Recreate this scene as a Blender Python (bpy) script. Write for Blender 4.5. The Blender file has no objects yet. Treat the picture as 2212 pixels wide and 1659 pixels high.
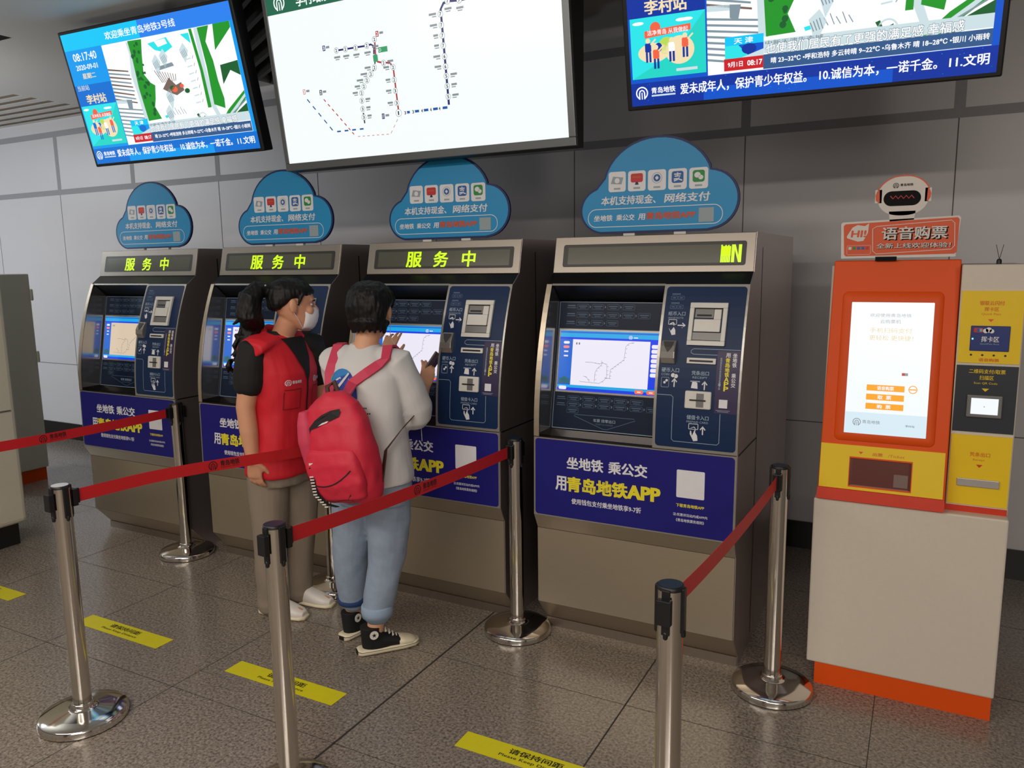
import bpy, bmesh, math, random
import numpy as np
from mathutils import Vector, Matrix, noise
from mathutils.bvhtree import BVHTree

S = bpy.context.scene
COL = S.collection
R = math.radians

# ------------------------------------------------------------------ camera
CAM = Vector((0.0, -4.5826, 1.65))
YAW, PITCH, ROLL, FPX = R(27.9608), R(8.8331), R(-0.7925), 1679.18
fwd = Vector((-math.sin(YAW)*math.cos(PITCH), math.cos(YAW)*math.cos(PITCH), -math.sin(PITCH)))
rgt = Vector((math.cos(YAW), math.sin(YAW), 0.0))
upv = rgt.cross(fwd)
r2 = math.cos(ROLL)*rgt + math.sin(ROLL)*upv
u2 = -math.sin(ROLL)*rgt + math.cos(ROLL)*upv
cd = bpy.data.cameras.new('camera')
cam = bpy.data.objects.new('camera', cd)
COL.objects.link(cam)
cd.sensor_fit = 'HORIZONTAL'
cd.sensor_width = 36.0
cd.lens = FPX*36.0/2212.0
cd.clip_start = 0.05
M = Matrix((r2, u2, -fwd)).transposed().to_4x4()
M.translation = CAM
cam.matrix_world = M
S.camera = cam

# ------------------------------------------------------------------ world, lights, exposure
S.view_settings.view_transform = 'Standard'
S.view_settings.look = 'None'
S.view_settings.gamma = 1.0
S.view_settings.use_curve_mapping = False
S.view_settings.exposure = 0.0
S.cycles.max_bounces = 6
S.cycles.use_denoising = True
S.cycles.sample_clamp_indirect = 4.0

W = bpy.data.worlds.new('station_air'); S.world = W; W.use_nodes = True
bg = W.node_tree.nodes['Background']
bg.inputs[0].default_value = (0.78, 0.70, 0.62, 1)
bg.inputs[1].default_value = 0.235

def area(name, loc, target, sx, sy, power, color):
    l = bpy.data.lights.new(name, 'AREA'); l.shape = 'RECTANGLE'; l.size = sx; l.size_y = sy
    l.energy = power; l.color = color
    o = bpy.data.objects.new(name, l); COL.objects.link(o); o.location = loc
    d = (Vector(target) - Vector(loc)).normalized()
    o.rotation_euler = d.to_track_quat('-Z', 'Y').to_euler()
    return o
# cool bright lamps in the concourse to the left, warm dim strip lamps over the queue
area('concourse_ceiling_light', (-8.8, -2.6, 2.94), (-8.2, -1.2, 0.4), 2.6, 0.6, 66, (0.86, 0.93, 1.0))
def fill_point(name, loc, power, radius, color):
    l = bpy.data.lights.new(name, 'POINT'); l.energy = power; l.shadow_soft_size = radius; l.color = color
    o = bpy.data.objects.new(name, l); COL.objects.link(o); o.location = loc
    return o
fill_point('left_fill_light', (-8.0, -3.0, 1.4), 78, 0.22, (0.88, 0.94, 1.0))  # added fill light, brightens the ceiling and floor on the left
up_ = area('ceiling_fill_light', (-6.0, -2.9, 1.7), (-6.0, -2.6, 3.0), 2.6, 0.4, 32, (0.95, 0.98, 1.0)); up_.data.spread = R(110)  # invented fill aimed upward to lighten the ceiling
fill_point('right_fill_light', (1.6, -6.2, 2.3), 55, 0.25, (1.0, 0.90, 0.80))  # added fill light for the right wall, no fixture behind it
area('queue_ceiling_light', (-2.4, -4.9, 2.94), (-2.4, -4.2, 0), 3.6, 0.22, 80, (1.0, 0.90, 0.80))
area('hall_ceiling_light', (0.8, -7.2, 2.94), (0.8, -6.4, 0), 3.2, 0.22, 120, (1.0, 0.90, 0.80))

# ------------------------------------------------------------------ materials
def lin(c):
    c = c/255.0
    return c/12.92 if c <= 0.04045 else ((c+0.055)/1.055)**2.4
MATS = {}
def mat(name, rgb, rough=0.5, metal=0.0, var=0.06, scale=30.0, spec=0.5, bump=0.0, stretch=None, coat=0.0):
    if name in MATS: return MATS[name]
    m = bpy.data.materials.new(name); m.use_nodes = True
    nt = m.node_tree; b = nt.nodes['Principled BSDF']
    col = tuple(lin(c) for c in rgb)
    b.inputs['Roughness'].default_value = rough
    b.inputs['Metallic'].default_value = metal
    b.inputs['Specular IOR Level'].default_value = spec
    b.inputs['Coat Weight'].default_value = coat
    tc = nt.nodes.new('ShaderNodeTexCoord'); mp = nt.nodes.new('ShaderNodeMapping')
    nt.links.new(tc.outputs['Object'], mp.inputs[0])
    if stretch: mp.inputs['Scale'].default_value = stretch
    nz = nt.nodes.new('ShaderNodeTexNoise'); nz.inputs['Scale'].default_value = scale; nz.inputs['Detail'].default_value = 3
    nt.links.new(mp.outputs[0], nz.inputs[0])
    mx = nt.nodes.new('ShaderNodeMix'); mx.data_type = 'RGBA'
    mx.inputs[6].default_value = tuple(max(0, c*(1-var)) for c in col)+(1,)
    mx.inputs[7].default_value = tuple(min(1, c*(1+var)) for c in col)+(1,)
    nt.links.new(nz.outputs['Fac'], mx.inputs[0])
    nt.links.new(mx.outputs[2], b.inputs['Base Color'])
    if bump:
        bp = nt.nodes.new('ShaderNodeBump'); bp.inputs['Strength'].default_value = bump; bp.inputs['Distance'].default_value = 0.004
        nt.links.new(nz.outputs['Fac'], bp.inputs['Height']); nt.links.new(bp.outputs[0], b.inputs['Normal'])
    MATS[name] = m
    return m
def glow(name, rgb, strength=1.0):
    if name in MATS: return MATS[name]
    m = bpy.data.materials.new(name); m.use_nodes = True
    b = m.node_tree.nodes['Principled BSDF']
    col = tuple(lin(c) for c in rgb)+(1,)
    b.inputs['Base Color'].default_value = (0.01, 0.01, 0.01, 1)
    b.inputs['Roughness'].default_value = 0.25
    b.inputs['Emission Color'].default_value = col
    b.inputs['Emission Strength'].default_value = strength
    MATS[name] = m
    return m

# ------------------------------------------------------------------ object helpers
def tag(o, label=None, cat=None, group=None, kind=None):
    if label: o['label'] = label
    if cat: o['category'] = cat
    if group: o['group'] = group
    if kind: o['kind'] = kind
    return o
def thing(name, loc, label, cat, group=None):
    o = bpy.data.objects.new(name, None); COL.objects.link(o)
    o.location = loc; o.empty_display_size = 0.05
    o['rl'] = tuple(loc)
    tag(o, label, cat, group)
    return o
def rootloc(p):
    if p is None: return Vector((0, 0, 0))
    while p.parent: p = p.parent
    return Vector(p.location)
def copy_tree(o, parent=None):
    c = o.copy(); COL.objects.link(c)
    if parent: c.parent = parent
    for ch in list(o.children): copy_tree(ch, c)
    return c

class MB:
    """collects shapes in world space and links them as one mesh"""
    def __init__(s): s.v = []; s.f = []; s.mi = []; s.sm = []; s.mats = []
    def _m(s, m):
        if m not in s.mats: s.mats.append(m)
        return s.mats.index(m)
    def add(s, vs, fs, m, smooth=False):
        n = len(s.v); k = s._m(m)
        s.v += [tuple(p) for p in vs]
        for f in fs: s.f.append(tuple(i+n for i in f)); s.mi.append(k); s.sm.append(smooth)
        return s
    def box(s, a, b, m):
        x0, y0, z0 = a; x1, y1, z1 = b
        vs = [(x, y, z) for z in (z0, z1) for y in (y0, y1) for x in (x0, x1)]
        return s.add(vs, [(0, 2, 3, 1), (4, 5, 7, 6), (0, 1, 5, 4), (2, 6, 7, 3), (0, 4, 6, 2), (1, 3, 7, 5)], m)
    def obox(s, c, hx, hy, hz, m):
        """box from centre and three half axis vectors"""
        c = Vector(c); vs = [c+hx*i+hy*j+hz*k for k in (-1, 1) for j in (-1, 1) for i in (-1, 1)]
        return s.add(vs, [(0, 2, 3, 1), (4, 5, 7, 6), (0, 1, 5, 4), (2, 6, 7, 3), (0, 4, 6, 2), (1, 3, 7, 5)], m)
    def extx(s, prof, x0, x1, m):
        """closed profile of (y,z) pushed along x"""
        n = len(prof)
        vs = [(x0, y, z) for y, z in prof]+[(x1, y, z) for y, z in prof]
        fs = [tuple(range(n-1, -1, -1)), tuple(range(n, 2*n))]+[(i, (i+1) % n, n+(i+1) % n, n+i) for i in range(n)]
        return s.add(vs, fs, m)
    def prism(s, pts, off, m):
        """closed flat outline (3d points) pushed by vector off"""
        n = len(pts); off = Vector(off)
        vs = [Vector(p) for p in pts]+[Vector(p)+off for p in pts]
        fs = [tuple(range(n-1, -1, -1)), tuple(range(n, 2*n))]+[(i, (i+1) % n, n+(i+1) % n, n+i) for i in range(n)]
        return s.add(vs, fs, m)
    def lathe(s, prof, c, m, n=40, smooth=True):
        """profile of (r,z) turned about the vertical through c"""
        vs = []; fs = []; k = len(prof)
        for i in range(n):
            a = 2*math.pi*i/n
            vs += [(c[0]+r*math.cos(a), c[1]+r*math.sin(a), c[2]+z) for r, z in prof]
        for i in range(n):
            j = (i+1) % n
            fs += [(i*k+q, j*k+q, j*k+q+1, i*k+q+1) for q in range(k-1)]
        s.add(vs, fs, m, smooth)
        if prof[0][0] > 1e-6: s.add([vs[i*k] for i in range(n)], [tuple(range(n-1, -1, -1))], m)
        if prof[-1][0] > 1e-6: s.add([vs[i*k+k-1] for i in range(n)], [tuple(range(n))], m)
        return s
    def rings(s, rings, m, smooth=True, caps=True):
        k = len(rings[0]); vs = [p for r in rings for p in r]; fs = []
        for i in range(len(rings)-1):
            fs += [(i*k+j, i*k+(j+1) % k, (i+1)*k+(j+1) % k, (i+1)*k+j) for j in range(k)]
        if caps:
            fs.append(tuple(range(k-1, -1, -1))); fs.append(tuple((len(rings)-1)*k+j for j in range(k)))
        return s.add(vs, fs, m, smooth)
    def tube(s, pts, rad, m, n=14, round_ends=True, smooth=True):
        """swept round limb with a radius per point"""
        pts = [Vector(p) for p in pts]
        if not hasattr(rad, '__len__'): rad = [rad]*len(pts)
        P = []; Rr = []
        d0 = (pts[1]-pts[0]).normalized(); d1 = (pts[-1]-pts[-2]).normalized()
        if round_ends:
            for a in (88, 60, 30): P.append(pts[0]-d0*rad[0]*math.sin(R(a))); Rr.append(rad[0]*math.cos(R(a)))
        P += pts; Rr += list(rad)
        if round_ends:
            for a in (30, 60, 88): P.append(pts[-1]+d1*rad[-1]*math.sin(R(a))); Rr.append(rad[-1]*math.cos(R(a)))
        rs = []; ref = None
        for i, p in enumerate(P):
            a = P[max(0, i-1)]; b = P[min(len(P)-1, i+1)]; d = (b-a).normalized()
            if ref is None:
                ref = Vector((0, 0, 1)) if abs(d.z) < 0.9 else Vector((1, 0, 0))
            u = (ref-d*ref.dot(d)).normalized(); w = d.cross(u); ref = u
            rs.append([p+(u*math.cos(2*math.pi*j/n)+w*math.sin(2*math.pi*j/n))*Rr[i] for j in range(n)])
        return s.rings(rs, m, smooth)
    def loft(s, secs, m, n=24, p=2.3):
        """stack of sections (centre, half axis vector a, half axis vector b), superellipse power p"""
        rs = []
        for c, a, b in secs:
            c = Vector(c); r = []
            for j in range(n):
                t = 2*math.pi*j/n; ct, st = math.cos(t), math.sin(t)
                r.append(c+a*math.copysign(abs(ct)**(2/p), ct)+b*math.copysign(abs(st)**(2/p), st))
            rs.append(r)
        return s.rings(rs, m)
    def ell(s, c, rx, ry, rz, m, n=20, k=12):
        c = Vector(c); rs = []
        for i in range(k+1):
            a = -math.pi/2+math.pi*i/k; a = max(-1.55, min(1.55, a))
            rs.append([c+rx*math.cos(a)*math.cos(2*math.pi*j/n)+ry*math.cos(a)*math.sin(2*math.pi*j/n)+rz*math.sin(a) for j in range(n)])
        return s.rings(rs, m)
    def ribbon(s, pts, side, w, t, m):
        """flat strap along pts: side = width direction (vector or list), w width, t thickness"""
        pts = [Vector(p) for p in pts]; rs = []
        for i, p in enumerate(pts):
            d = (pts[min(i+1, len(pts)-1)]-pts[max(i-1, 0)]).normalized()
            sd = Vector(side[i] if isinstance(side, list) else side); sd = (sd-d*sd.dot(d)).normalized(); nn = d.cross(sd)
            rs.append([p+sd*w/2+nn*t/2, p-sd*w/2+nn*t/2, p-sd*w/2-nn*t/2, p+sd*w/2-nn*t/2])
        return s.rings(rs, m, smooth=False)
    def build(s, name, parent=None, bevel=0.0, seg=2, fix=False, label=None, remesh=0.0, smooth=0, fold=None):
        rl = rootloc(parent)
        me = bpy.data.meshes.new(name)
        me.from_pydata([(a-rl.x, b-rl.y, c-rl.z) for a, b, c in s.v], [], s.f)
        for m in s.mats: me.materials.append(m)
        me.polygons.foreach_set('material_index', s.mi)
        me.polygons.foreach_set('use_smooth', s.sm)
        if fix:
            b = bmesh.new(); b.from_mesh(me); bmesh.ops.recalc_face_normals(b, faces=b.faces); b.to_mesh(me); b.free()
        me.update()
        o = bpy.data.objects.new(name, me); COL.objects.link(o)
        if remesh:
            md = o.modifiers.new('r', 'REMESH'); md.mode = 'VOXEL'; md.voxel_size = remesh; md.use_smooth_shade = True
            if smooth:
                sd = o.modifiers.new('s', 'SMOOTH'); sd.iterations = smooth; sd.factor = 0.5
            dg = bpy.context.evaluated_depsgraph_get()
            n2 = bpy.data.meshes.new_from_object(o.evaluated_get(dg), preserve_all_data_layers=False, depsgraph=dg)
            o.modifiers.clear(); n2.name = name; o.data = n2; bpy.data.meshes.remove(me); me = n2
            if not me.materials:
                for m in s.mats: me.materials.append(m)
            if fold:
                fold(me, rl)
            me.polygons.foreach_set('use_smooth', [True]*len(me.polygons))
            me.update()
        if parent: o.parent = parent
        if bevel:
            md = o.modifiers.new('bevel', 'BEVEL'); md.width = bevel; md.segments = seg; md.limit_method = 'ANGLE'; md.angle_limit = R(40)
            md.harden_normals = False
        if label: o['label'] = label
        return o

# ------------------------------------------------------------------ lettering and printed shapes
TXT = {}
def textmesh(s, bold):
    k = (s, 0)
    if k in TXT: return TXT[k]
    cu = bpy.data.curves.new('t', 'FONT'); cu.body = s; cu.size = 1.0; cu.resolution_u = 2
    ob = bpy.data.objects.new('t', cu); COL.objects.link(ob)
    dg = bpy.context.evaluated_depsgraph_get()
    me = ob.evaluated_get(dg).to_mesh()
    vs = [(v.co.x, v.co.y) for v in me.vertices]; fs = [tuple(p.vertices) for p in me.polygons]
    ob.evaluated_get(dg).to_mesh_clear()
    bpy.data.objects.remove(ob); bpy.data.curves.remove(cu)
    xs = [v[0] for v in vs] or [0, 1]; ys = [v[1] for v in vs] or [0, 1]
    TXT[k] = (vs, fs, min(xs), max(xs), min(ys), max(ys))
    return TXT[k]

class Decal:
    """flat prints on a surface; fn(a,b,off) gives the point"""
    def __init__(s, fn, sub=1, step=0.0004, curve=False): s.fn = fn; s.mb = MB(); s.sub = sub; s.step = step; s.curve = curve
    def P(s, a, b, l): return s.fn(a, b, l*s.step)
    def rect(s, a0, b0, a1, b1, m, l=1):
        n = s.sub; vs = []
        for i in range(n+1):
            b = b0+(b1-b0)*i/n; vs += [s.P(a0, b, l), s.P(a1, b, l)]
        s.mb.add(vs, [(2*i, 2*i+1, 2*i+3, 2*i+2) for i in range(n)], m); return s
    def poly(s, pts, m, l=1):
        s.mb.add([s.P(a, b, l) for a, b in pts], [tuple(range(len(pts)))], m); return s
    def disc(s, a, b, ra, m, l=1, rb=None, n=24, t0=0, t1=360):
        rb = rb or ra
        return s.poly([(a+ra*math.cos(R(t0+(t1-t0)*i/n)), b+rb*math.sin(R(t0+(t1-t0)*i/n))) for i in range(n if t1-t0 >= 360 else n+1)], m, l)
    def line(s, pts, w, m, l=1, closed=False):
        pts = list(pts)
        if s.curve:
            q = []
            for i, p in enumerate(pts if closed else pts[:-1]):
                e = pts[(i+1) % len(pts)]; k = max(1, int(abs(e[1]-p[1])/.015))
                q += [(p[0]+(e[0]-p[0])*j/k, p[1]+(e[1]-p[1])*j/k) for j in range(k)]
            pts = q if closed else q+[pts[-1]]
        n = len(pts)
        def nrm(i):
            p = pts[(i-1) % n] if (closed or i > 0) else pts[i]; q = pts[(i+1) % n] if (closed or i < n-1) else pts[i]
            dx, dy = q[0]-p[0], q[1]-p[1]; L = math.hypot(dx, dy) or 1
            return (-dy/L*w/2, dx/L*w/2)
        vs = []
        for i, p in enumerate(pts):
            nx, ny = nrm(i); vs += [s.P(p[0]+nx, p[1]+ny, l), s.P(p[0]-nx, p[1]-ny, l)]
        k = n if closed else n-1
        s.mb.add(vs, [(2*i, 2*i+1, 2*((i+1) % n)+1, 2*((i+1) % n)) for i in range(k)], m); return s
    def rr(s, a0, b0, a1, b1, r):
        out = []
        for cx, cy, t in ((a1-r, b1-r, 0), (a0+r, b1-r, 90), (a0+r, b0+r, 180), (a1-r, b0+r, 270)):
            out += [(cx+r*math.cos(R(t+i*15)), cy+r*math.sin(R(t+i*15))) for i in range(7)]
        return out
    def rrect(s, a0, b0, a1, b1, r, m, l=1, w=0):
        p = s.rr(a0, b0, a1, b1, r)
        if w: return s.line(p, w, m, l, True)
        if s.sub == 1: return s.poly(p, m, l)
        # curved surface: cut into horizontal strips
        bs = [b0+(b1-b0)*i/s.sub for i in range(s.sub+1)]
        bs = sorted(set([b for b in bs if b0+r < b < b1-r]+[b0+r*(1-math.cos(R(15*i))) for i in range(7)]+[b1-r*(1-math.cos(R(15*i))) for i in range(7)]))
        n = len(bs)-1; rows = []
        for b in bs:
            d = 0
            e = min(b-b0, b1-b)
            if e < r: d = r-math.sqrt(max(0, r*r-(r-e)**2))
            rows.append((a0+d, a1-d, b))
        vs = []
        for x0, x1, b in rows: vs += [s.P(x0, b, l), s.P(x1, b, l)]
        s.mb.add(vs, [(2*i, 2*i+1, 2*i+3, 2*i+2) for i in range(n)], m); return s
    def ring(s, a, b, r, w, m, l=1, t0=0, t1=360, n=32):
        full = t1-t0 >= 360
        return s.line([(a+r*math.cos(R(t0+(t1-t0)*i/n)), b+r*math.sin(R(t0+(t1-t0)*i/n))) for i in range(n if full else n+1)], w, m, l, full)
    def text(s, t, a0, b0, a1, b1, m, l=2, bold=0.0, shear=0.0):
        vs, fs, x0, x1, y0, y1 = textmesh(t, bold)
        if not fs: return s
        sx = (a1-a0)/(x1-x0); sy = (b1-b0)/(y1-y0)
        h = bold*1.1
        for i, (ox, oy) in enumerate(((0, 0),) if bold <= 0 else ((-h, -h*.6), (h, -h*.6), (-h, h*.6), (h, h*.6))):
            s.mb.add([s.P(a0+(x+ox-x0)*sx+shear*(y-y0)*sy, b0+(y+oy-y0)*sy, l+.1*i) for x, y in vs], fs, m)
        return s
    def vtext(s, t, a, b, size, m, l=2, bold=0.0, gap=1.08):
        for i, ch in enumerate(t):
            if ch == ' ': continue
            h = size if ch not in '、·，' else size*0.3
            s.text(ch, a-size*0.48, b-size*(i*gap+1), a+size*0.48, b-size*i*gap-(size-h), m, l, bold)
        return s
    def emblem(s, a, b, r, m, l=2):
        """round transit emblem: open ring with an arch inside"""
        w = r*0.2
        s.ring(a, b, r*0.9, w, m, l, -60, 240)
        s.line([(a-r*0.42, b-r*0.95), (a-r*0.42, b), (a-r*0.3, b+r*0.32), (a, b+r*0.45), (a+r*0.3, b+r*0.32), (a+r*0.42, b), (a+r*0.42, b-r*0.95)], w, m, l)
        return s.line([(a, b-r*0.95), (a, b+r*0.1)], w*0.8, m, l)
    def build(s, name, parent=None, label=None):
        """blocks of print that stand well apart become parts of their own"""
        mb = s.mb; n = len(mb.v); par = list(range(n))
        def find(i):
            while par[i] != i: par[i] = par[par[i]]; i = par[i]
            return i
        for f in mb.f:
            a = find(f[0])
            for j in f[1:]:
                b = find(j)
                if a != b: par[b] = a
        root = np.array([find(i) for i in range(n)]); ids, isl = np.unique(root, return_inverse=True); k = len(ids)
        pts = np.array(mb.v); lo = np.full((k, 3), np.inf); hi = np.full((k, 3), -np.inf); np.minimum.at(lo, isl, pts); np.maximum.at(hi, isl, pts)
        size = (hi-lo).max(1); q = list(range(k))
        def fq(i):
            while q[i] != i: q[i] = q[q[i]]; i = q[i]
            return i
        for i in range(k):
            g = np.maximum(0, np.maximum(lo[i]-hi[i+1:], lo[i+1:]-hi[i])); near = np.sqrt((g**2).sum(1)) <= np.maximum(.02, .5*np.maximum(size[i], size[i+1:]))
            for j in np.nonzero(near)[0]:
                a, b = fq(i), fq(i+1+int(j))
                if a != b: q[b] = a
        grp = [fq(i) for i in range(k)]; us = sorted(set(grp))
        if len(us) == 1 or len(us) > 16: return mb.build(name, parent, label=label)
        first = None
        for u in us:
            m = MB(); mp = {}
            for f, mi in zip(mb.f, mb.mi):
                if grp[isl[f[0]]] != u: continue
                ff = []
                for i in f:
                    if i not in mp: mp[i] = len(m.v); m.v.append(mb.v[i])
                    ff.append(mp[i])
                m.f.append(tuple(ff)); m.mi.append(m._m(mb.mats[mi])); m.sm.append(False)
            o = m.build(name, parent, label=label); first = first or o
        return first

def plane_fn(o, U, V):
    o = Vector(o); U = Vector(U).normalized(); V = Vector(V).normalized(); N = U.cross(V)
    return lambda a, b, off=0.0: o+U*a+V*b+N*off
# ------------------------------------------------------------------ the setting
STEEL = mat('brushed_steel', (196, 184, 164), 0.38, 0.85, 0.10, 18, stretch=(1, 1, 40))
CHROME = mat('polished_steel', (222, 216, 208), 0.11, 1.0, 0.03, 5)
BLACK = mat('black_plastic', (16, 17, 20), 0.45)
WALLP = mat('enamel_wall_panel', (205, 203, 206), 0.36, 0.0, 0.02, 3)
GAP = mat('panel_gap_grey', (146, 146, 150), 0.5)
SEAM = mat('fine_seam', (96, 94, 96), 0.7)
CEILW = mat('ceiling_white', (205, 204, 200), 0.55, 0, 0.02, 4)
CEILD = mat('ceiling_void', (22, 23, 22), 0.9)
BAFF = mat('dark_baffle', (58, 57, 54), 0.6)

def floor_material():
    m = bpy.data.materials.new('granite_floor'); m.use_nodes = True
    nt = m.node_tree; b = nt.nodes['Principled BSDF']; L = nt.links.new
    tc = nt.nodes.new('ShaderNodeTexCoord')
    n1 = nt.nodes.new('ShaderNodeTexNoise'); n1.inputs['Scale'].default_value = 95; n1.inputs['Detail'].default_value = 4; n1.inputs['Roughness'].default_value = 0.7
    n2 = nt.nodes.new('ShaderNodeTexNoise'); n2.inputs['Scale'].default_value = 5; n2.inputs['Detail'].default_value = 2
    v = nt.nodes.new('ShaderNodeTexVoronoi'); v.inputs['Scale'].default_value = 150
    for n in (n1, n2, v): L(tc.outputs['Object'], n.inputs['Vector'])
    r = nt.nodes.new('ShaderNodeValToRGB'); e = r.color_ramp.elements
    e[0].position = 0.34; e[0].color = (lin(76), lin(69), lin(62), 1)
    e[1].position = 0.66; e[1].color = (lin(156), lin(146), lin(134), 1)
    k = e.new(0.48); k.color = (lin(124), lin(115), lin(105), 1)
    L(n1.outputs['Fac'], r.inputs[0])
    r2_ = nt.nodes.new('ShaderNodeValToRGB'); q = r2_.color_ramp.elements
    q[0].position = 0.0; q[0].color = (0.80, 0.80, 0.80, 1); q[1].position = 0.6; q[1].color = (1.08, 1.08, 1.08, 1)
    sep = nt.nodes.new('ShaderNodeSeparateColor'); L(v.outputs['Color'], sep.inputs[0]); L(sep.outputs[0], r2_.inputs[0])
    mx = nt.nodes.new('ShaderNodeMix'); mx.data_type = 'RGBA'; mx.blend_type = 'MULTIPLY'; mx.inputs[0].default_value = 1
    L(r.outputs[0], mx.inputs[6]); L(r2_.outputs[0], mx.inputs[7]); L(mx.outputs[2], b.inputs['Base Color'])
    mr = nt.nodes.new('ShaderNodeMapRange'); mr.inputs[3].default_value = 0.18; mr.inputs[4].default_value = 0.30
    L(n2.outputs['Fac'], mr.inputs[0]); L(mr.outputs[0], b.inputs['Roughness'])
    b.inputs['Specular IOR Level'].default_value = 0.7
    return m
FLOORM = floor_material()
GROUT = mat('grout_line', (50, 45, 40), 0.7)
f = MB(); f.box((-14, -9, -0.1), (3.2, 0.0, 0), FLOORM)
z = 0.0005
def fl(x0, y0, x1, y1): f.add([(x0, y0, z), (x1, y0, z), (x1, y1, z), (x0, y1, z)], [(0, 1, 2, 3)], GROUT)
for k in range(-15, 6):
    x = -1.735+0.828*k; w = 0.0045 if k == 0 else (0.0028 if k == 1 else 0.0014)
    if -14 < x < 3.1: fl(x-w, -9, x+w, 0)
for k in range(-10, 3):
    y = -2.0+0.68*k; fl(-14, y-0.0011, 3.2, y+0.0011)
tag(f.build('floor'), kind='structure')

JX = [-7.146+1.0345*k for k in range(-6, 11)]
w = MB(); w.box((-14, 0, 0), (3.2, 0.15, 3.7), WALLP)
def ws(x0, z0, x1, z1, m, y=-0.0015): w.add([(x0, y, z0), (x1, y, z0), (x1, y, z1), (x0, y, z1)], [(0, 1, 2, 3)], m)
ws(-14, 2.331, 3.2, 2.379, GAP); ws(-14, 2.849, 3.2, 2.900, GAP)
for x in JX:
    ws(x-0.025, 2.379, x+0.025, 2.849, GAP, -0.0012)
    ws(x-0.0025, 0.158, x+0.0025, 2.331, SEAM, -0.0012)
ws(-14, 0.742, 3.2, 0.747, SEAM, -0.0012)
tag(w.build('wall_back'), kind='structure')
bb = MB(); bb.box((-14, -0.014, 0), (3.2, 0.0, 0.158), mat('black_baseboard', (14, 14, 15), 0.35))
tag(bb.build('baseboard_back'), kind='structure')

c = MB()
def cp(x0, y0, x1, y1, z0=3.0, z1=3.06, m=CEILW): c.box((x0, y0, z0), (x1, y1, z1), m)
cp(-14, -9, -6.0, -1.9); cp(-4.84, -9, 3.2, -1.48); cp(-6.0, -9, -4.84, -2.05)
cp(-6.0, -1.66, -4.84, -1.48, 3.0, 3.008); cp(-14, -1.9, -6.0, -1.48); cp(-14, -1.48, -6.36, -0.80); cp(-6.36, -1.48, -4.42, 0.0)
# slatted bay at the far left
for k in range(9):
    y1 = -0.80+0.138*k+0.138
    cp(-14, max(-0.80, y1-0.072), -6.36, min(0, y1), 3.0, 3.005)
    cp(-14, max(-0.80, y1-0.070), -6.36, min(0, y1)-.002, 3.005, 3.12, mat('slat_side_shade', (146, 132, 114), .8))  # shade of the slat sides put into a darker colour
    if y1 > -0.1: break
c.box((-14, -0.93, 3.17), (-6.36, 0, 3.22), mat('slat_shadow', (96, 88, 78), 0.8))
# open bay above the machines with slanted baffles under a dark void
c.box((-4.42, -1.48, 3.62), (3.2, 0, 3.66), CEILD)
c.box((-4.46, -1.48, 3.06), (-4.42, 0, 3.62), CEILD)
c.box((-4.42, -1.50, 3.06), (3.2, -1.48, 3.62), CEILD)
c.box((-6.0, -2.05, 3.4), (-4.84, -1.66, 3.44), CEILD)
for a, b in (((-6.0, -1.658, 3.008), (-4.84, -1.62, 3.4)), ((-6.0, -2.07, 3.06), (-4.84, -2.05, 3.4)), ((-4.84, -2.05, 3.06), (-4.82, -1.66, 3.4)), ((-6.02, -2.05, 3.06), (-6.0, -1.66, 3.4))): c.box(a, b, CEILD)
dx, dy = -0.866, 0.5; nx, ny = 0.5, 0.866
for k in range(-4, 30):
    s0 = -2.84+0.1215*k
    # line nx*x+ny*y=s0 clipped to the bay
    pts = []
    for x in (-4.42, -2.2):
        pts.append((x, (s0-nx*x)/ny))
    (xa, ya), (xb, yb) = pts
    def at(y): return (s0-ny*y)/nx
    if ya > -0.02: xa, ya = at(-0.02), -0.02
    if yb < -1.46: xb, yb = at(-1.46), -1.46
    if xa >= xb: continue
    h = 0.013
    c.prism([(xa-nx*h, ya-ny*h, 3.0), (xb-nx*h, yb-ny*h, 3.0), (xb+nx*h, yb+ny*h, 3.0), (xa+nx*h, ya+ny*h, 3.0)], (0, 0, 0.16), BAFF)
tag(c.build('ceiling', fix=True), kind='structure')

# unseen pillars added behind the camera so the chrome posts reflect dark stripes
PIL = mat('reflection_pillar_grey', (70, 66, 62), .5, 0, .1, 12)
for px_, py_ in ((-1.6, -8.2), (2.7, -5.2)):
    b = MB(); b.box((px_-.4, py_-.4, 0), (px_+.4, py_+.4, 3.0), PIL); tag(b.build('reflection_pillar', bevel=.03), kind='structure')

# ------------------------------------------------------------------ grey cabinets at the left edge
CABG = mat('cabinet_cream', (196, 193, 176), 0.5, 0, 0.03, 60)
CABD = mat('cabinet_grey', (206, 206, 194), 0.55, 0, 0.03, 60)
ORG = mat('kiosk_orange', (224, 80, 8), 0.5, 0, 0.03, 20, spec=0.3)
t = thing('steel_cabinet', (-4.95, -2.45, 0), 'tall cream steel cabinet on a black plinth before the grey kiosk', 'cabinet')
b = MB(); b.box((-5.5, -2.95, 0.145), (-4.72, -1.955, 2.05), CABG); b.build('body', t, bevel=0.03, seg=3)
b = MB(); b.box((-5.45, -2.90, 0), (-4.80, -1.975, 0.145), BLACK); b.build('plinth', t)
b = MB(); b.box((-4.722, -2.93, 0.83), (-4.7165, -1.99, 0.838), mat('cabinet_seam', (88, 88, 80), 0.7)); b.build('seam', t)

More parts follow.
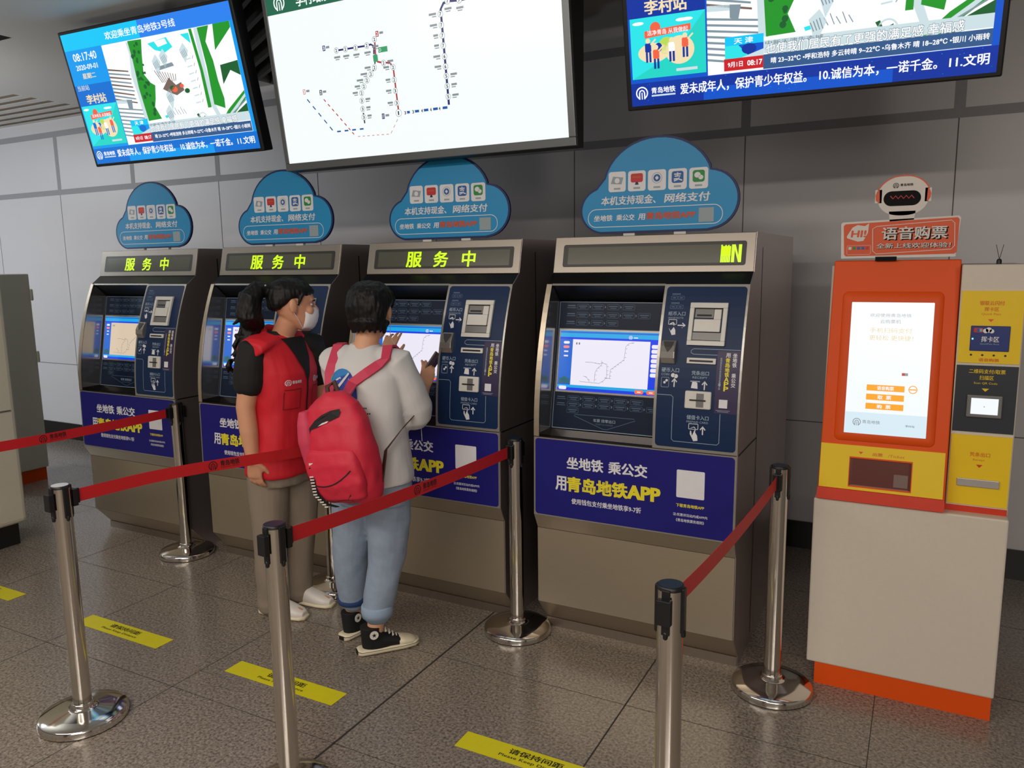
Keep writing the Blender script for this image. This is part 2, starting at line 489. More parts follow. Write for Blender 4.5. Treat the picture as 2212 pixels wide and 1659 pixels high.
t = thing('ticket_kiosk', (-6.3, -1.0, 0), 'grey sided kiosk with an orange foot behind the cream cabinet', 'kiosk')
b = MB(); b.box((-6.63, -1.62, 0.10), (-6.10, -0.985, 1.62), CABD); b.build('body', t, bevel=0.008)
b = MB(); b.box((-6.58, -1.60, 0), (-6.115, -1.0, 0.10), ORG); b.build('foot', t, label='bright orange foot')
for zz in (1.46, 0.98):
    b = MB(); b.tube([(-6.092, -0.983, zz-0.035), (-6.092, -0.983, zz+0.035)], 0.010, CABD, 10); b.build('hinge', t)
# ------------------------------------------------------------------ ticket machines
MW = 0.8614
PF = [(0, -1.5203), (0.0412, -1.5203), (0.1506, -1.613), (0.4965, -1.613), (0.5661, -1.6485)]
PC = [(1.558-0.643*i/16.0, -1.499-0.143*(1-(1-i/16.0)**2)) for i in range(17)]
PF += PC[::-1]+[(1.6046, -1.4391), (1.7582, -1.4031)]
def prof(zz):
    for (a, ya), (b, yb) in zip(PF, PF[1:]):
        if a <= zz <= b: return ya+(yb-ya)*(zz-a)/(b-a)
    return PF[-1][1] if zz > 1 else PF[0][1]
def band(z0, z1):
    return [(y, zz) for zz, y in [(z0, prof(z0))]+[q for q in PF if z0 < q[0] < z1]+[(z1, prof(z1))]]
def recess_y(zz): return -1.424-(1.48-zz)*0.1815
YB = -0.474
DARKST = mat('dark_steel', (58, 56, 56), 0.28, 0.85, 0.12, 14, stretch=(30, 1, 1))
SIDEM = mat('side_steel', (205, 193, 192), 0.36, 0.9, 0.06, 8, stretch=(1, 30, 1)); BAYS = mat('bay_side_steel', (150, 150, 150), 0.16, 0.9, 0.05, 10)
FRAMEG = mat('pale_grey_edge', (172, 170, 164), 0.35, 0.7, 0.04)
NAVY = mat('navy_print', (10, 40, 80), 0.45, 0, 0.04, 8, spec=.3)
NAVYD = mat('deep_navy_print', (8, 28, 54), 0.42, 0, 0.04, 8, spec=.25)
POST = mat('poster_blue', (26, 24, 118), 0.5, 0, 0.05, 3, spec=.3)
PURP = mat('sticker_purple', (44, 30, 74), 0.45)
WHT = mat('print_white', (225, 226, 232), 0.5)
PALE = mat('print_pale', (150, 170, 190), 0.5)
DIMP = mat('print_dim', (78, 104, 134), 0.5)
YEL = mat('print_yellow', (236, 222, 40), 0.5)
WPL = mat('white_plastic', (215, 214, 208), 0.4)
GPL = mat('grey_plastic', (120, 120, 120), 0.4, 0.3)
VDK = mat('slot_black', (8, 8, 10), 0.5)
LEDB = mat('display_glass', (86, 88, 78), 0.22)
LEDF = mat('display_bezel', (40, 42, 38), 0.4)
LED = glow('led_yellow_green', (205, 255, 0), 1.15)
SCW = glow('screen_white', (236, 232, 246), 1.0); SCWW = glow('screen_warm_white', (226, 205, 178), 0.9)
SCB = glow('screen_blue', (10, 60, 225), 1.0); SCC = glow('screen_cyan', (20, 165, 225), 1.0); SCM = glow('screen_mid_blue', (20, 100, 205), 1.0)
SCO = glow('screen_orange', (255, 110, 60), 1.0); SCG = glow('screen_line_grey', (120, 122, 138), 0.8); SCP = glow('screen_pink', (255, 130, 130), 1.0)
SCT = glow('screen_teal', (40, 110, 130), 0.8)

def hand_icon(D, a, b, s, m):
    D.poly([(a-.22*s, b+.30*s), (a+.05*s, b+.42*s), (a+.18*s, b+.30*s), (a+.14*s, b), (a+.30*s, b-.25*s), (a+.34*s, b-.62*s), (a+.02*s, b-.68*s), (a-.12*s, b-.40*s), (a-.26*s, b-.15*s)], m)
    D.rrect(a-.36*s, b+.22*s, a+.34*s, b+.62*s, .05*s, m, 1, .04*s)
def arrow_up(D, a, b, s, m):
    D.line([(a, b-s), (a, b+s*.9)], s*.28, m); D.line([(a-s*.6, b+s*.2), (a, b+s), (a+s*.6, b+s*.2)], s*.28, m)
def arrow_right(D, a, b, s, m):
    D.line([(a-s, b), (a+s*.9, b)], s*.28, m); D.line([(a+s*.2, b+s*.6), (a+s, b), (a+s*.2, b-s*.6)], s*.28, m)

def make_machine(x0, label, warm=False, scroll=False):
    root = thing('ticket_machine', (x0+MW/2, -1.06, 0), label, 'ticket machine', 'ticket vending machines along the wall')
    X = lambda a: x0+a
    surf = lambda a, zz, off=0.0: Vector((x0+a, prof(zz)-off, zz))
    rec = lambda a, zz, off=0.0: Vector((x0+a, recess_y(zz)-off, zz))
    # body shell with the screen bay cut into it
    full = [(y, zz) for zz, y in PF]+[(YB, 1.7582), (YB, 0)]
    rp = [(y, zz) for zz, y in PF if zz <= 0.9151]+[(-1.625, 0.915), (-1.622, 0.893), (-1.525, 0.893), (-1.512, 0.929), (-1.412, 1.48), (-1.4975, 1.556)]
    rp += [(y, zz) for zz, y in PF if zz > 1.557]+[(YB, 1.7582), (YB, 0)]
    m = MB(); m.extx(full, X(0), X(.024), DARKST); m.extx(rp, X(.024), X(.527), DARKST); m.extx(full, X(.527), X(MW-.003), DARKST)
    m.extx(full, X(MW-.003), X(MW), SIDEM)
    m.add([(X(MW)+.0008, -1.28, .04), (X(MW)+.0008, -1.272, .04), (X(MW)+.0008, -1.272, 1.70), (X(MW)+.0008, -1.28, 1.70)], [(0, 1, 2, 3)], VDK)
    m.add([(X(MW)+.0008, -1.63, .908), (X(MW)+.0008, -1.275, .908), (X(MW)+.0008, -1.275, .914), (X(MW)+.0008, -1.63, .914)], [(0, 1, 2, 3)], VDK)
    m.build('body', root, fix=True)
    def plate(z0, z1, t, a0, a1, mt):
        p = band(z0, z1)
        return MB().extx([(y-t, zz) for y, zz in p]+[(y, zz) for y, zz in p[::-1]], X(a0), X(a1), mt)
    # header with the running text display
    h = plate(1.6046, 1.7582, .004, 0.002, MW-.002, mat('header_steel', (150, 143, 134), .38, .85, .06, 18, stretch=(1, 1, 40))).build('header', root, bevel=.003, fix=True)
    D = Decal(lambda a, zz, off=0: surf(a, zz, off+.004))
    D.rrect(.043, 1.630, .826, 1.7255, .010, LEDF); D.rect(.066, 1.641, .806, 1.713, LEDB, 2)
    disp = D.build('display', root, label='grey running text display')
    D = Decal(lambda a, zz, off=0: surf(a, zz, off+.004))
    if scroll:
        for q in range(6): D.poly([(.727+q*.0065, 1.642), (.7325+q*.0065, 1.642), (.7325+q*.0065, 1.711-.010*(q % 2)), (.727+q*.0065, 1.711-.004*(q % 3))], LED, 4)
        D.rect(.727, 1.668, .766, 1.705, LED, 4)
        D.poly([(.769, 1.642), (.781, 1.642), (.781, 1.690), (.797, 1.642), (.808, 1.642), (.808, 1.711), (.796, 1.711), (.796, 1.668), (.783, 1.711), (.769, 1.711)], LED, 4)
    else:
        for ch, a0, a1 in (('服', .239, .325), ('务', .397, .475), ('中', .556, .625)): D.text(ch, a0, 1.638, a1, 1.710, LED, 4, .022)
    D.build('lettering', disp, label='glowing yellow green characters')
    # bright strip on the left edge of the bay
    plate(.915, 1.558, .005, 0, .024, STEEL).build('edge_strip', root, fix=True)
    MB().extx([(-1.503, 1.552), (-1.499, 1.560), (-1.494, 1.556)], X(.024), X(.527), FRAMEG).build('bay_lip', root, fix=True)
    MB().add([(X(.0246), -1.494, 1.545), (X(.0246), recess_y(1.48), 1.48), (X(.0246), recess_y(.93), .93)]+[(X(.0246), prof(.93+.04*i)+.002, .93+.04*i) for i in range(16)], [tuple(range(19))], BAYS).build('bay_side', root)
    # recessed instruction panel and screen
    m = MB(); m.extx([(recess_y(.929)-.002, .929), (recess_y(1.48)-.002, 1.48), (recess_y(1.48)+.008, 1.48), (recess_y(.929)+.008, .929)], X(.0245), X(.5268), NAVYD)
    ins = m.build('instruction_panel', root, fix=True)
    r2f = lambda a, zz, off=0: rec(a, zz, off+.002)
    D = Decal(r2f)
    D.line([(.030, .931), (.030, 1.478), (.525, 1.478)], .0022, PALE)
    D.line([(.03, .932), (.525, .932)], .003, PALE)
    def chain(y0, xs, hh=.011):
        for i, (xa, xb) in enumerate(xs):
            D.rrect(xa, y0-hh, xb, y0+hh, .004, DIMP, 1, .0012)
            D.rect(xa+.006, y0+.001, xb-.006, y0+.0045, DIMP); D.rect(xa+.012, y0-.006, xb-.012, y0-.0035, DIMP)
            if i+1 < len(xs): D.line([(xb+.006, y0+.004), (xb+.010, y0), (xb+.006, y0-.004)], .002, PALE)
    for y0, n in ((1.458, 4), (1.423, 5), (1.389, 3)):
        chain(y0, [(.112+.070*i, .112+.070*i+.052) for i in range(n)])
        D.rect(.066, y0+.002, .102, y0+.007, DIMP); D.rect(.064, y0-.006, .105, y0-.003, DIMP)
    for y0, n, o in ((1.064, 5, 0), (1.037, 6, 0), (1.011, 1, 0)):
        chain(y0, [(.095+.072*i, .095+.072*i+.054) for i in range(n)], .010)
        if y0 > 1.02: D.rect(.046, y0+.001, .082, y0+.005, DIMP); D.rect(.044, y0-.007, .086, y0-.004, DIMP)
    D.line([(.131, .989), (.134, .995), (.404, .995), (.410, .988), (.288, .942), (.268, .942)], .002, DIMP, 1, True)
    D.text('车票 找零出口', .222, .969, .322, .983, PALE, 1, .01); D.text('TICKET & CHANGE', .232, .957, .312, .964, DIMP, 1)
    D.build('lettering', ins)
    m = MB(); m.extx([(recess_y(1.087)-.008, 1.087), (recess_y(1.365)-.008, 1.365), (recess_y(1.365)+.004, 1.365), (recess_y(1.087)+.004, 1.087)], X(.034), X(.5265), FRAMEG)
    sc = m.build('screen', root, fix=True, bevel=.003, label='touch screen showing a line map')
    D = Decal(lambda a, zz, off=0: rec(a, zz, off+.008))
    wht = SCWW if warm else SCW
    D.rect(.044, 1.097, .525, 1.355, SCB, 1); D.rect(.044, 1.325, .525, 1.355, SCC, 2); D.rect(.044, 1.345, .525, 1.352, SCM, 3)
    D.rect(.044, 1.318, .525, 1.327, SCB, 3)
    D.rect(.044, 1.125, .105, 1.318, SCM, 2); D.rect(.050, 1.126, .100, 1.150, SCT, 3); D.disc(.075, 1.146, .014, SCT, 3, .012)
    D.rect(.105, 1.122, .455, 1.319, wht, 3); D.rect(.455, 1.122, .525, 1.315, SCB, 3)
    D.rect(.044, 1.110, .525, 1.122, SCC, 3); D.rrect(.052, 1.101, .088, 1.116, .006, SCW, 4)
    for i, (mm) in enumerate((SCW, SCP, SCW, SCW)): D.rrect(.062 if i < 2 else .066, 1.298-.019*i, .090 if i < 2 else .086, 1.309-.019*i, .005, mm, 4) if i < 2 else D.rect(.066, 1.300-.019*i, .086, 1.306-.019*i, mm, 4)
    for i in range(7): D.rrect(.462, 1.290-.0195*i, .522, 1.306-.0195*i, .006, SCW, 4)
    for a0 in (.400, .452): D.rrect(a0, 1.101, a0+.038, 1.117, .007, SCO, 4); D.rect(a0+.011, 1.107, a0+.027, 1.1115, SCW, 5)
    for pl in ([(.170, 1.222), (.205, 1.222), (.235, 1.217), (.248, 1.222), (.270, 1.216), (.272, 1.165), (.262, 1.150), (.240, 1.135), (.160, 1.138), (.148, 1.139)],
               [(.245, 1.232), (.246, 1.215), (.225, 1.195), (.218, 1.180), (.217, 1.140)], [(.165, 1.162), (.180, 1.158), (.196, 1.139)],
               [(.285, 1.160), (.287, 1.195), (.345, 1.240), (.349, 1.295), (.362, 1.308), (.385, 1.312)], [(.262, 1.160), (.290, 1.158)]):
        D.line(pl, .0013, SCG, 5)
        for (p, q), (u, w_) in zip(pl, pl[1:]):
            for k in range(int(math.hypot(u-p, w_-q)/.014)):
                tt = (k+.5)/max(1, int(math.hypot(u-p, w_-q)/.014)); D.rect(p+(u-p)*tt, q+(w_-q)*tt-.0006, p+(u-p)*tt+.008, q+(w_-q)*tt+.0006, SCG, 5)
    for a0 in (.121, .133): D.rect(a0, 1.296, a0+.006, 1.305, SCG, 5)
    D.emblem(.368, 1.3325, .008, SCW, 5); D.rect(.382, 1.330, .400, 1.334, SCW, 5)
    D.build('picture', sc)
    # right hand control panel, bulging
    cp_ = plate(.915, 1.558, .006, .527, MW, FRAMEG).build('control_panel', root, fix=True, label='bulging navy control panel with a pale edge')
    cf = lambda a, zz, off=0: surf(a, zz, off+.006)
    D = Decal(cf, 16); D.rrect(.538, .926, .853, 1.549, .014, NAVY); D.build('navy_face', cp_)
    D = Decal(cf, 10); D.rect(.766, 1.072, .852, 1.307, PURP, 2)
    st = D.build('sticker', root, label='dark purple sticker strip')
    D = Decal(cf)
    D.vtext('坐地铁', .832, 1.300, .0165, WHT, 3, .02); D.vtext('乘公交', .832, 1.225, .0165, WHT, 3, .02)
    D.vtext('用', .806, 1.300, .0165, WHT, 3, .02); D.vtext('青岛地铁APP', .806, 1.281, .0165, YEL, 3, .03)
    D.vtext('使用钱包支付乘坐地铁享9-7折', .781, 1.282, .0075, PALE, 3, .02)
    D.rect(.783, 1.093, .815, 1.125, WHT, 3); D.rect(.772, 1.083, .826, 1.0845, PALE, 3); D.rect(.778, 1.078, .820, 1.0795, PALE, 3)
    D.build('lettering', st)
    D = Decal(cf, curve=True)
    D.text('纸币入口', .556, 1.436, .624, 1.452, PALE, 2, .015); D.text('BANKNOTE', .558, 1.424, .618, 1.431, PALE, 2)
    D.text('硬币入口', .551, 1.218, .621, 1.235, PALE, 2, .015); D.text('COIN', .551, 1.205, .583, 1.214, PALE, 2)
    D.text('凭条出口', .671, 1.212, .738, 1.228, PALE, 2, .015); D.text('RECEIPT', .676, 1.199, .733, 1.207, PALE, 2)
    D.text('储值卡入口', .662, 1.041, .747, 1.058, PALE, 2, .015); D.text('PREPAID CARD', .662, 1.028, .746, 1.036, PALE, 2)
    for k, y0 in ((0, 1.517), (1, 1.482)):
        D.rect(.562, y0, .596, y0+.005, DIMP, 2)
        for a0 in (.560, .588): D.rrect(a0, y0-.019, a0+.024, y0-.005, .003, DIMP, 2, .0015); D.rect(a0+.006, y0-.014, a0+.018, y0-.010, DIMP, 2)
    hand_icon(D, .577, 1.392, .046, WHT); arrow_right(D, .613, 1.399, .015, WHT)
    hand_icon(D, .690, .992, .052, WHT); arrow_up(D, .726, 1.000, .016, WHT)
    arrow_up(D, .605, 1.178, .016, WHT); D.rrect(.553, 1.160, .583, 1.198, .003, PALE, 2, .0015); D.disc(.566, 1.178, .005, WHT, 2); D.disc(.574, 1.186, .005, WHT, 2)
    D.disc(.598, 1.207, .008, WHT, 2); D.disc(.610, 1.204, .008, WHT, 2)
    arrow_up(D, .724, 1.173, .016, WHT); D.poly([(.672, 1.162), (.698, 1.160), (.696, 1.182), (.690, 1.187), (.676, 1.186)], WHT); D.rect(.668, 1.186, .706, 1.190, PALE, 2)
    D.line([(.850, 1.312), (.672, 1.312), (.662, 1.305), (.662, 1.297), (.672, 1.291), (.765, 1.291)], .002, PALE, 2)
    D.line([(.540, 1.130), (.596, 1.130), (.604, 1.122), (.604, .958), (.612, .950), (.782, .950), (.790, .958), (.790, 1.070)], .002, PALE, 2)
    D.build('lettering', cp_)
    # banknote slot
    def blk(a0, z0, a1, z1, t, mt, base=.006, mb=None):
        mb = mb or MB(); ya, yb = prof(z0)-base, prof(z1)-base
        return mb.extx([(ya-t, z0), (yb-t, z1), (yb+.004, z1), (ya+.004, z0)], X(a0), X(a1), mt)
    m = MB()
    for q in ((.643, 1.468, .789, 1.488), (.643, 1.326, .789, 1.344), (.643, 1.344, .660, 1.468), (.772, 1.344, .789, 1.468)): blk(*q, .012, WPL, mb=m)
    nb = m.build('banknote_slot', root, fix=True, bevel=.002, label='white framed banknote slot')
    blk(.660, 1.344, .772, 1.468, .0015, VDK).build('slot_recess', nb, fix=True)
    m = MB(); blk(.664, 1.378, .766, 1.425, .010, WPL, mb=m); blk(.738, 1.425, .766, 1.463, .008, WPL, mb=m); m.build('shutter', nb, fix=True, bevel=.002)
    m = MB(); blk(.664, 1.430, .736, 1.463, .004, GPL, mb=m); m.build('mouth', nb, fix=True, label='grey mouth plate')
    blk(.660, 1.346, .772, 1.374, .004, GPL).build('lower_plate', nb, fix=True)
    blk(.672, 1.437, .728, 1.443, .007, VDK).build('slit', nb, fix=True)
    # coin funnel
    zs = [1.250, 1.275, 1.300, 1.322, 1.342]; ts = [.006, .024, .028, .022, .012]
    pr = [(prof(zz)-.006-t_, zz) for zz, t_ in zip(zs, ts)]+[(prof(1.342), 1.342), (prof(1.25), 1.25)]
    cn = MB().extx(pr, X(.545), X(.604), mat('coin_slot_steel', (168, 166, 162), 0.3, 0.8)).build('coin_slot', root, fix=True, bevel=.004)
    m = MB(); m.add([surf(.554, 1.338, .0235), surf(.595, 1.338, .0235), surf(.590, 1.318, .0315), surf(.576, 1.298, .036), surf(.562, 1.318, .0315)], [(0, 4, 3, 2, 1)], mat('coin_throat', (60, 60, 60), .5)); m.build('throat', cn)
    rs = blk(.649, 1.256, .762, 1.278, .008, WPL).build('receipt_slot', root, fix=True, bevel=.002)
    blk(.660, 1.2635, .751, 1.2705, .0095, VDK).build('slit', rs, fix=True)
    cs = blk(.652, 1.084, .754, 1.152, .010, WPL).build('card_slot', root, fix=True, bevel=.005)
    m = MB(); blk(.698, 1.092, .726, 1.144, .012, GPL, mb=m); m.build('guide', cs, fix=True)
    m = MB(); blk(.672, 1.1155, .734, 1.1205, .0135, VDK, mb=m); m.build('slit', cs, fix=True)
    # poster board, lower panel, base
    po = plate(.5661, .911, .004, 0, MW-.001, FRAMEG).build('poster', root, fix=True, label='blue poster in a thin pale frame')
    pf = lambda a, zz, off=0: surf(a, zz, off+.004)
    D = Decal(pf); D.rrect(.007, .572, .853, .906, .014, POST); D.build('blue_face', po)
    D = Decal(pf)
    D.text('坐地铁', .156, .787, .318, .838, WHT, 2, .028); D.text('乘公交', .343, .787, .507, .838, WHT, 2, .028)
    D.text('用', .105, .690, .152, .750, WHT, 2, .028); D.text('青岛地铁', .158, .690, .424, .752, YEL, 2, .04); D.text('APP', .428, .694, .561, .748, YEL, 2, .045)
    D.text('使用钱包支付乘坐地铁享9-7折', .178, .636, .485, .660, WHT, 2, .02)
    D.rrect(.629, .725, .740, .837, .005, WHT, 2)
    D.text('下载青岛地铁APP', .629, .686, .741, .700, YEL, 2, .02)
    D.text('注:优惠详见站内或APP内', .618, .649, .754, .661, WHT, 2, .01); D.text('《青岛地铁票务规则》', .630, .626, .742, .639, WHT, 2, .01)
    D.build('lettering', po)
    plate(.4975, .5651, .003, 0, MW-.002, STEEL).build('lower_trim', root, fix=True)
    plate(.1516, .4955, .004, 0, MW-.004, STEEL).build('lower_door', root, fix=True)
    plate(.042, .1496, .003, 0, MW-.003, STEEL).build('lower_skirt', root, fix=True)
    MB().extx([(-1.530, 0), (-1.530, .040), (-1.52, .040), (-1.52, 0)], X(.002), X(MW-.002), mat('kick_steel', (150, 138, 126), .42, .85, .08)).build('kick_plate', root, fix=True)
    return root

MX = [-4.5821, -3.5248, -2.4845, -1.4552]
m0 = make_machine(MX[0], 'ticket machine with a warm cream screen and a red belt across its blue poster', warm=True)
m1 = copy_tree(m0); m1.location.x = MX[1]+MW/2
m1['label'] = 'ticket machine partly hidden behind the person in the red vest'
m2 = copy_tree(m0); m2.location.x = MX[2]+MW/2
m2['label'] = 'ticket machine the person in the white shirt is using'
m3 = make_machine(MX[3], 'unobstructed ticket machine with yellow text scrolling off its display, nearest the orange kiosk', scroll=True)
# the two middle machines show a cool white map page
for mm in (m1, m2):
    for ch in mm.children:
        if ch.name.startswith('screen'):
            for pc in ch.children:
                pc.data = pc.data.copy()
                for i, sl in enumerate(pc.data.materials):
                    if sl == SCWW: pc.data.materials[i] = SCW

# ------------------------------------------------------------------ cloud signs on the machines
CLB = mat('cloud_blue', (18, 142, 200), 0.45, 0, 0.03, 6); CLE = mat('cloud_edge_navy', (10, 34, 92), 0.5)
CRED = mat('print_red', (196, 44, 44), .5); CORG = mat('print_orange_red', (196, 84, 52), .5); CBL = mat('icon_blue', (24, 92, 168), .5); CGR = mat('icon_green', (30, 140, 60), .5); CGY = mat('icon_grey', (150, 165, 172), .5)
def arc(cx, cy, rx, ry, t0, t1, n=18): return [(cx+rx*math.cos(R(t0+(t1-t0)*i/n)), cy+ry*math.sin(R(t0+(t1-t0)*i/n))) for i in range(n+1)]
def make_cloud(x0, label):
    yc = -1.375
    root = thing('cloud_sign', (x0+.45, yc, 1.7582), label, 'sign', 'cloud shaped payment signs on the machines')
    fn = lambda a, b, off=0.0: Vector((x0+a, yc-off, b))
    out = arc(.212, 1.874, .104, .104, 252, 100)[0:0]
    out = arc(.444, 1.9625, .237, .198, 12, 168)            # crown
    out = [p for p in out if p[0] < .668]
    left = arc(.213, 1.868, .110, .100, 110, 262)
    right = arc(.660, 1.895, .124, .122, -92, 86)
    ol = [(.655, 1.770)]+right[1:]+out[0:]+left
    m = MB(); m.prism([fn(a, b, 0) for a, b in ol], (0, .012, 0), CLE); m.build('board', root, fix=True)
    cx = sum(p[0] for p in ol)/len(ol); cy = 1.93
    D = Decal(fn); inn = []
    n = len(ol)
    for i, p in enumerate(ol):
        q0, q1 = ol[i-1], ol[(i+1) % n]; dx, dy = q1[0]-q0[0], q1[1]-q0[1]; L = math.hypot(dx, dy) or 1
        inn.append((p[0]-dy/L*.009, p[1]+dx/L*.009))
    D.poly(inn, CLB, 2); fc = D.build('blue_face', root)
    D = Decal(fn)
    icons = [(.233+.0868*i, 1.943-.0012*i) for i in range(5)]
    for i, (a, b) in enumerate(icons):
        D = Decal(fn); D.rrect(a, b, a+.077, b+.083, .011, WHT, 4)
        c0 = a+.0385; c1 = b+.050
        D.rect(a+.024, b+.009, a+.053, b+.0165, CGY, 5)
        if i == 0:
            D.poly([(a+.010, b+.034), (a+.058, b+.030), (a+.066, b+.058), (a+.020, b+.064)], CGY, 5); D.disc(c0, c1-.004, .011, WHT, 6)
        elif i == 1:
            D.rrect(a+.012, b+.036, a+.065, b+.072, .008, CRED, 5); D.poly([(a+.030, b+.026), (a+.047, b+.026), (a+.043, b+.037), (a+.034, b+.037)], CLE, 5); D.rect(a+.020, b+.054, a+.057, b+.060, CORG, 6)
        elif i == 2:
            D.ring(c0, c1, .021, .002, CGY, 5); D.disc(c0, c1, .015, CBL, 5); D.poly([(c0, c1+.009), (c0+.008, c1), (c0, c1-.009), (c0-.008, c1)], WHT, 6)
        elif i == 3:
            D.rrect(a+.014, b+.026, a+.063, b+.073, .010, CBL, 5); D.line([(c0-.014, c1+.011), (c0+.014, c1+.011)], .005, WHT, 6); D.line([(c0, c1+.018), (c0, c1+.004)], .005, WHT, 6); D.line([(c0-.012, c1+.003), (c0+.011, c1+.003), (c0+.002, c1-.010), (c0-.014, c1-.016), (c0-.014, c1-.008), (c0, c1-.007), (c0+.020, c1-.015)], .005, WHT, 6)
        else:
            D.rrect(a+.014, b+.026, a+.063, b+.073, .010, CGR, 5); D.disc(c0-.005, c1+.004, .013, WHT, 6, .011); D.disc(c0+.009, c1-.006, .010, WHT, 6, .009)
        D.build('payment_icon', root, label=('pale banknote icon', 'red payment icon', 'ringed blue payment icon', 'square blue payment icon', 'green chat payment icon')[i])
    D = Decal(fn)
    D.text('本机支持现金、', .199, 1.889, .440, 1.925, WHT, 4, .022, .12); D.text('网络支付', .478, 1.889, .663, 1.925, WHT, 4, .022, .12)
    D.rrect(.140, 1.798, .718, 1.873, .036, WHT, 4, .003)
    D.text('坐地铁', .166, 1.823, .250, 1.848, WHT, 4, .024, .1); D.text('乘公交', .268, 1.823, .348, 1.848, WHT, 4, .024, .1); D.text('用', .366, 1.823, .394, 1.848, WHT, 4, .024, .1)
    D.text('青岛地铁APP', .400, 1.823, .606, 1.852, CORG, 4, .045, .1)
    D.rect(.622, 1.805, .683, 1.862, CGY, 4)
    D.build('lettering', root)
    m = MB()
    for a in (.30, .52):
        m = MB(); m.box((x0+a, yc+.0005, 1.7582), (x0+a+.05, yc+.020, 1.786), WPL); m.build('bracket', root)
    return root
c0 = make_cloud(MX[0], 'blue cloud sign standing on the ticket machine with the cream screen')
for k, lb in ((1, 'blue cloud sign above the person in the red vest'), (2, 'blue cloud sign whose tip is cut by the route map board'), (3, 'largest looking blue cloud sign, on the machine with scrolling yellow text')):
    cc = copy_tree(c0); cc.location.x = MX[k]+.45; cc['label'] = lb
# ------------------------------------------------------------------ hanging screens
TVB = mat('screen_housing_black', (12, 13, 16), 0.4)
E_ = 1.0
T_cy = glow('tv_cyan', (0, 200, 250), E_); T_bl = glow('tv_blue', (0, 155, 240), E_); T_db = glow('tv_deep_blue', (0, 112, 212), E_); T_wh = glow('tv_white', (250, 252, 255), 1.05)
T_aq = glow('tv_aqua', (40, 230, 235), E_); T_gr = glow('tv_green', (30, 150, 40), E_); T_dg = glow('tv_dark_green', (20, 95, 45), E_); T_gy = glow('tv_grey', (130, 150, 160), E_); T_lg = glow('tv_light_grey', (205, 225, 230), E_)
T_rd = glow('tv_red', (205, 30, 40), E_); T_or = glow('tv_orange', (245, 100, 70), E_); T_ye = glow('tv_cream', (245, 225, 180), E_); T_sl = glow('tv_slate', (50, 90, 140), E_); T_br = glow('tv_brown', (120, 100, 90), E_); T_sk = glow('tv_sky', (40, 130, 240), E_)
T_b2 = glow('tv_royal_blue', (0, 84, 205), E_); T_d2 = glow('tv_navy_blue', (0, 50, 160), E_)
TW, TH = 1.2813, 0.7215
